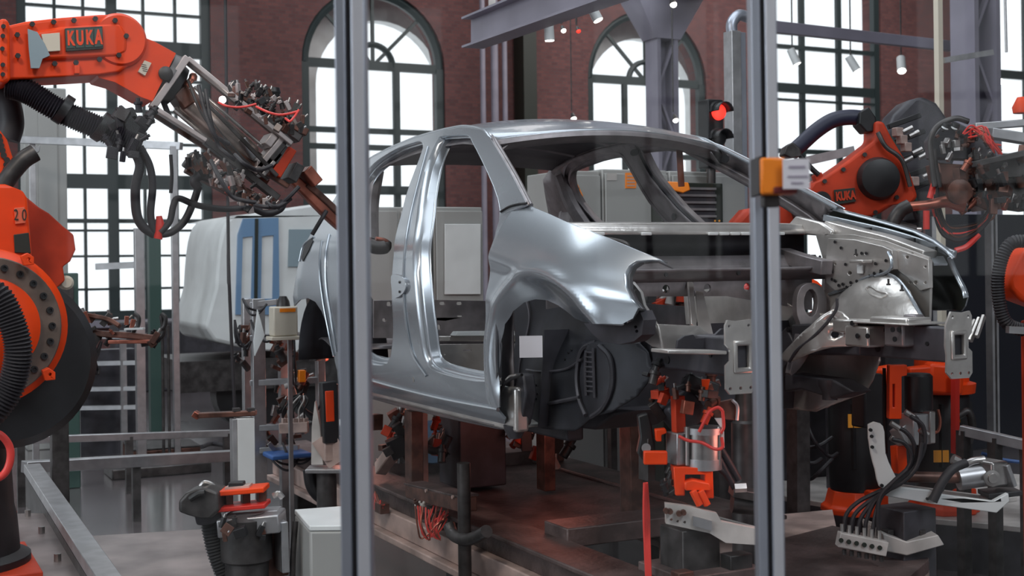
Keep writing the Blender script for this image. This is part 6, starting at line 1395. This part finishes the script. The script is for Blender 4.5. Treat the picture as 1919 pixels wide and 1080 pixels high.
# ---- big black tool changer with chromed pins behind
c = Q(1730, 250, .4)
tb = thing('tool_housing', 'large black angled motor housing with silver pins behind the orange arm', 'tool', (c.x, c.y, Q(1730, 400, .4).z))
qp([(1660, 250), (1676, 214), (1702, 188), (1730, 180), (1756, 192), (1790, 240), (1790, 300), (1760, 400), (1720, 420), (1690, 330)], .35, .25, 'housing', 'under', .04, par=tb)
for k, (x0, y0) in enumerate(((1664, 238), (1672, 268), (1690, 300), (1700, 330), (1712, 352))):
    MB().bar(Q(x0, y0, .18), Q(x0+60, y0-22, .18), .04, .03).build('cooling_rib', 'black', tb, bevel=.004)
for x, y in ((1700, 244), (1712, 252), (1718, 284), (1730, 292), (1738, 328), (1700, 300), (1745, 262)): MB().cyl(Q(x-8, y+4, .1), Q(x+10, y-5, .1), .014, n=12).build('silver_pin', 'steel', tb)
for x, y in ((1682, 248), (1698, 276), (1712, 340), (1690, 262)): MB().box(Q(x, y, .1), (.05, .04, .05)).build('connector', 'railp', tb, bevel=.005)
MB().tube([Q(1668, 256, .05), Q(1690, 300, .05), Q(1706, 345, .05), Q(1722, 400, .05)], .012, 8).build('edge_trim', 'green', tb)
MB().box((c.x, c.y+.3, Q(1730, 410, .4).z/2), (.3, .3, Q(1730, 410, .4).z)).build('stand', 'under', tb, bevel=.02)
# ---- welding gun right
DG = 6.2
def T(x, y, o=0): return aD(x, y, DG+o)
c = T(1800, 330)
g = thing('spot_welding_gun', 'cluttered spot welding gun with gauges, copper arm and cable loops at right', 'welding gun', (c.x, c.y, T(1800, 460).z))
def tp(px, o, th, nm, m, bev=.006): return MB().prism([T(x, y, o) for x, y in px], FW*th).build(nm, m, g, bevel=bev, seg=2)
tp([(1745, 262), (1760, 240), (1800, 232), (1860, 262), (1870, 300), (1750, 296)], .02, .12, 'manifold_plate', 'under')
for x in (1771, 1788): 
    MB().lathe(T(x, 242, -.06), (0, -.5, 1), [(0, .02), (.02, .022), (.03, .02)], 18).build('pressure_gauge', 'black', g); MB().lathe(T(x, 240, -.07), (0, -.6, .8), [(0, .018), (.006, .016)], 18).build('gauge_face', 'white', g)
MB().tube([T(1752, 350, -.05), T(1746, 300, -.05), T(1744, 262, -.05), T(1758, 236, -.05), T(1790, 222, -.05), T(1815, 228, -.05)], .014, 10).build('grey_hose', 'dsteel', g)
MB().tube([T(1758, 352, -.02), T(1750, 310, -.02), T(1748, 280, -.02)], .02, 12).build('grey_hose', 'dsteel', g)
MB().bar(T(1816, 310, -.05), T(1930, 285, -.05), .05, .03).build('upper_bar', 'dsteel', g, bevel=.004); MB().bar(T(1825, 238, .2), T(1930, 230, .2), .06, .035).build('pale_bar', 'alu', g, bevel=.004); MB().bar(T(1855, 250, .15), T(1930, 262, .15), .08, .05).build('pale_bar', 'alu', g, bevel=.004)
tp([(1758, 305), (1830, 310), (1870, 320), (1880, 370), (1850, 395), (1770, 360)], .05, .2, 'gun_body', 'brown'); tp([(1860, 330), (1940, 320), (1940, 395), (1870, 385)], .05, .2, 'transformer', 'dsteel')
tp([(1830, 305), (1940, 290), (1940, 330), (1850, 335)], 0, .2, 'gun_housing', 'dsteel')
MB().lathe(T(1795, 360, -.06), -FW, [(0, .06), (.03, .06), (.04, .03)], 24).build('axis_cap', 'brown', g)
MB().tube([T(1700, 388), T(1740, 384), T(1775, 378), T(1805, 380)], .028, 14, 6, radii=[.024, .024, .03, .05]).build('copper_arm', 'copper', g)
MB().tube([T(1704, 386, -.01), T(1688, 395, -.01), T(1676, 412, -.01), T(1672, 428, -.01)], .034, 14).build('electrode_elbow', 'dsteel', g); MB().tube([T(1672, 424), T(1695, 428), T(1716, 430)], .034, 14, 4, radii=[.034, .03, .02]).build('electrode_holder', 'dsteel', g)
MB().tube([T(1716, 430), T(1726, 430)], .012, 10, 0).build('electrode_tip', 'steel', g); MB().tube([T(1800, 400), T(1820, 385), T(1830, 372)], .014, 10).build('copper_link', 'copper', g)
MB().cyl(T(1736, 430, -.02), T(1736, 395, -.02), .016, n=12).build('red_actuator', 'red', g); MB().cyl(T(1742, 372, -.02), T(1750, 345, -.02), .014, n=12).build('red_actuator', 'red', g)
rq = random.Random(99)
scatter(rq, g, [(1755, 245), (1800, 235), (1865, 275), (1860, 300), (1760, 295)], DG-.03, 30, ['dsteel', 'steel', 'black', 'brown', 'steel'], (.015, .04), .04)
scatter(rq, g, [(1795, 310), (1880, 320), (1900, 390), (1800, 400)], DG-.03, 30, ['brown', 'dsteel', 'black', 'copper', 'brown'], (.025, .06), .07)
scatter(rq, g, [(1870, 290), (1935, 285), (1935, 400), (1880, 390)], DG, 16, ['dsteel', 'brown', 'steel', 'black'], (.03, .07), .05)
for k in range(12):
    j = lambda q: rq.uniform(-q, q)
    MB().tube([T(1815+j(12), 250+j(12), -.06), T(1835+j(14), 245+j(12), -.08), T(1850+j(12), 262+j(12), -.08), T(1868+j(10), 280+j(10), -.05)], .0045, 6, 5).build('red_cable', 'redcable' if k % 3 else 'copper', g)
for k in range(9):
    j = lambda q: rq.uniform(-q, q)
    MB().tube([T(1755+j(6), 330+j(10), .05), T(1745+j(8)+k*2, 395+j(8), .05), T(1780+j(8), 448-k*3, .05), T(1830+j(8), 440-k*3, .05), T(1858+j(6), 400+j(6), .05), T(1850+j(6), 365, .05)], .009 if k < 6 else .006, 8, 6).build('cable_loop', ['rubber', 'rubber', 'brown', 'rubber', 'redcable'][k % 5], g)
MB().tube([T(1790, 470, .05), T(1812, 462, .05), T(1835, 440, .05)], .014, 8).build('red_hose', 'redcable', g)
MB().bar(T(1900, 350, .15), T(1990, 350, .15), .12, .12).build('gun_mount', 'dsteel', g); q = T(1985, 350, .15); MB().box((q.x, q.y, q.z/2), (.16, .16, q.z)).build('gun_stand', 'under', g, bevel=.01)
MB().lathe(T(1918, 212, .3), (0, 0, 1), [(0, .05), (.03, .055), (.08, .03)], 16).build('orange_cap', 'orange', g)
# right edge robot fragment
c = aD(1935, 560, 5.6); r3 = thing('robot_elbow', 'orange robot elbow with black corrugated hose cut off by the right edge', 'robot', (c.x, c.y, 0))
MB().prism([aD(x, y, 5.6) for x, y in ((1918, 470), (1990, 440), (2010, 600), (1915, 565), (1895, 545), (1892, 530))], FW*.2).build('arm', 'orange', r3, bevel=.02, seg=3)
MB().tube([aD(1930, 452, 5.55), aD(1895, 456, 5.55), aD(1876, 490, 5.55), aD(1870, 540, 5.55), aD(1882, 600, 5.55), aD(1915, 618, 5.55), aD(1940, 615, 5.55)], .03, 14, 8, rib=.012).build('corrugated_hose', 'rubber', r3)
MB().bar(aD(1888, 618, 5.5), aD(1960, 622, 5.5), .04, .03).build('bracket', 'alu', r3); q = aD(1975, 600, 5.7); MB().box((q.x, q.y, q.z/2), (.2, .2, q.z)).build('stand', 'orange2', r3, bevel=.01)
# ================================================================ grey control cabinets behind the car
CV = {9.0: aD(750, 500, 9.0).y, 8.4: aD(1157, 500, 8.4).y, 8.8: aD(1157, 500, 8.4).y}
def cabinet(x0, x1, ytop, d, label, doors=1, dep=.5, extra=None):
    v = CV[d]; A = aV(x0, 500, v); B = aV(x1, 500, v); zt = aV((x0+x1)/2, ytop, v).z
    root = thing('control_cabinet', label, 'cabinet', ((A.x+B.x)/2, v+dep/2, 0), 'grey control cabinets')
    MB().box(((A.x+B.x)/2, v+dep/2+.02, zt/2), (B.x-A.x-.01, dep, zt)).build('housing', 'cab', root, bevel=.008)
    w_ = (B.x-A.x)/doors
    for k in range(doors):
        dd = MB().box((A.x+w_*(k+.5), v+.005, zt/2+.04), (w_-.03, .025, zt-.14)).build('door', 'cab', root, bevel=.004)
        MB().box((A.x+w_*(k+.9), v-.015, zt*.52), (.025, .02, .12)).build('handle', 'black', dd, bevel=.003)
    MB().box(((A.x+B.x)/2, v+dep/2, .04), (B.x-A.x-.04, dep-.02, .08)).build('plinth', 'dsteel', root)
    return root, v
r, v = cabinet(684, 812, 388, 9.0, 'grey double-door control cabinet seen through the rear door opening', 2)
r, v = cabinet(814, 908, 388, 9.0, 'grey control cabinet with a bright panel, seen through front door opening')
MB().prism([aV(x, y, v-.03) for x, y in ((834, 420), (901, 420), (901, 552), (834, 552))], (0, .012, 0)).build('panel', 'white', r, bevel=.003)
r, v = cabinet(1058, 1130, 320, 8.4, 'grey cabinet with orange warning triangle behind the windscreen')
p = aV(1083, 358, v-.012); MB().prism([aV(x, y, v-.012) for x, y in ((1083, 346), (1093, 368), (1073, 368))], (0, .004, 0)).build('warning_triangle', 'signo', r); MB().prism([aV(x, y, v-.014) for x, y in ((1084, 352), (1081, 360), (1084, 360), (1082, 366), (1087, 358), (1084, 358), (1086, 352))], (0, .002, 0)).build('flash_symbol', 'ink', r)
r, v = cabinet(1132, 1256, 318, 8.4, 'grey cabinet with orange notice sheet and white label behind the windscreen')
MB().prism([aV(x, y, v-.012) for x, y in ((1172, 324), (1194, 323), (1192, 353), (1172, 353))], (0, .004, 0)).build('orange_notice', 'signo', r)
for k in range(4): MB().bar(aV(1175, 330+k*6, v-.014), aV(1190, 330+k*6, v-.014), .002, .008, (0, 0, 1)).build('printed_line', 'railp', r)
MB().prism([aV(x, y, v-.012) for x, y in ((1138, 325), (1156, 325), (1156, 338), (1138, 338))], (0, .004, 0)).build('white_label', 'offwhite', r)
r, v = cabinet(1258, 1400, 322, 8.8, 'wide grey cabinet behind the black drawer cabinet')
A = aD(1246, 500, 7.75); v = A.y; B = aV(1362, 500, v); zt = aV(1300, 342, v).z
root = thing('drawer_cabinet', 'black drawer cabinet with pale drawer edges and yellow locks behind the windscreen', 'cabinet', ((A.x+B.x)/2, v, 0))
MB().box(((A.x+B.x)/2, v+.09, zt/2), (B.x-A.x, .12, zt)).build('housing', 'ink', root, bevel=.006)
for k in range(12):
    y = 356+k*13; z = aV(1300, y, v).z
    if z < .3: break
    d_ = MB().box(((A.x+B.x)/2-.02, v+.015, z-.02), (B.x-A.x-.12, .03, .052)).build('drawer', 'under', root, bevel=.003)
    MB().box(((A.x+B.x)/2-.02, v-.006, z+.008), (B.x-A.x-.12, .012, .014)).build('drawer_lip', 'alu', d_)
    if k > 3:
        for x in (1300, 1340, 1348): MB().cyl(aV(x, y+6, v-.002), aV(x, y+6, v-.01), .006, n=8).build('lock', 'yellow', d_)
o = MB().prism([aD(x, y, 7.70) for x, y in ((1248, 340), (1268, 341), (1290, 342), (1294, 356), (1280, 362), (1266, 358), (1250, 354))], FW*.03).build('orange_cloth', 'signo', bevel=.006); tag(o, 'orange cloth hanging over the top of the black drawer cabinet', 'cloth')
MB().bar(aD(1272, 262, 6.1), aD(1277, 350, 6.1), .03, .012, FW).build('hanging_strap', 'copper', car, bevel=.003)
# stuff seen through the front bulkhead
root = thing('hose_rack', 'blue and red hoses on dark rack seen through the open engine bay', 'hose rack', (aD(1350, 700, 6.9).x, aD(1350, 700, 6.9).y, 0))
q = aD(1350, 700, 7.0); MB().box((q.x, q.y, .7), (.12, .12, 1.4)).build('stand', 'dsteel', root)
MB().sweep([aD(1352, 552, 6.8), aD(1350, 590, 6.8), aD(1354, 640, 6.8)], .07, .05, (0, 1, 0)).build('blue_hose', 'blue', root, bevel=.01); MB().sweep([aD(1342, 550, 6.85), aD(1338, 590, 6.85), aD(1340, 640, 6.85)], .05, .05, (0, 1, 0)).build('red_hose', 'red', root, bevel=.01); MB().sweep([aD(1362, 540, 6.75), aD(1368, 600, 6.75), aD(1395, 660, 6.75)], .06, .04, (0, 1, 0)).build('black_hose', 'rubber', root, bevel=.01)
scatter(rq, root, [(1380, 540), (1412, 540), (1412, 640), (1380, 650)], 6.9, 14, ['orange2', 'brown', 'red', 'railp'], (.05, .10), .1)
scatter(rq, root, [(1330, 520), (1390, 520), (1380, 548), (1335, 548)], 6.85, 12, ['black', 'dsteel', 'brown'], (.04, .08), .08)
root = thing('parts_bench', 'cluttered bench with brown and pale parts seen through the engine bay', 'bench', (aD(1250, 700, 7.3).x, aD(1250, 700, 7.3).y, 0))
q = aD(1252, 640, 7.35); MB().box((q.x, q.y, q.z-.02), (.6, .5, .04)).build('bench_top', 'offwhite', root)
for sx in (-.26, .26):
    for sy in (-.2, .2): MB().box((q.x+sx, q.y+sy, (q.z-.04)/2), (.04, .04, q.z-.04)).build('leg', 'dsteel', root)
scatter(rq, root, [(1215, 560), (1290, 545), (1290, 612), (1220, 612)], 7.3, 20, ['copper', 'offwhite', 'brown', 'black', 'orange2'], (.05, .11), .12)
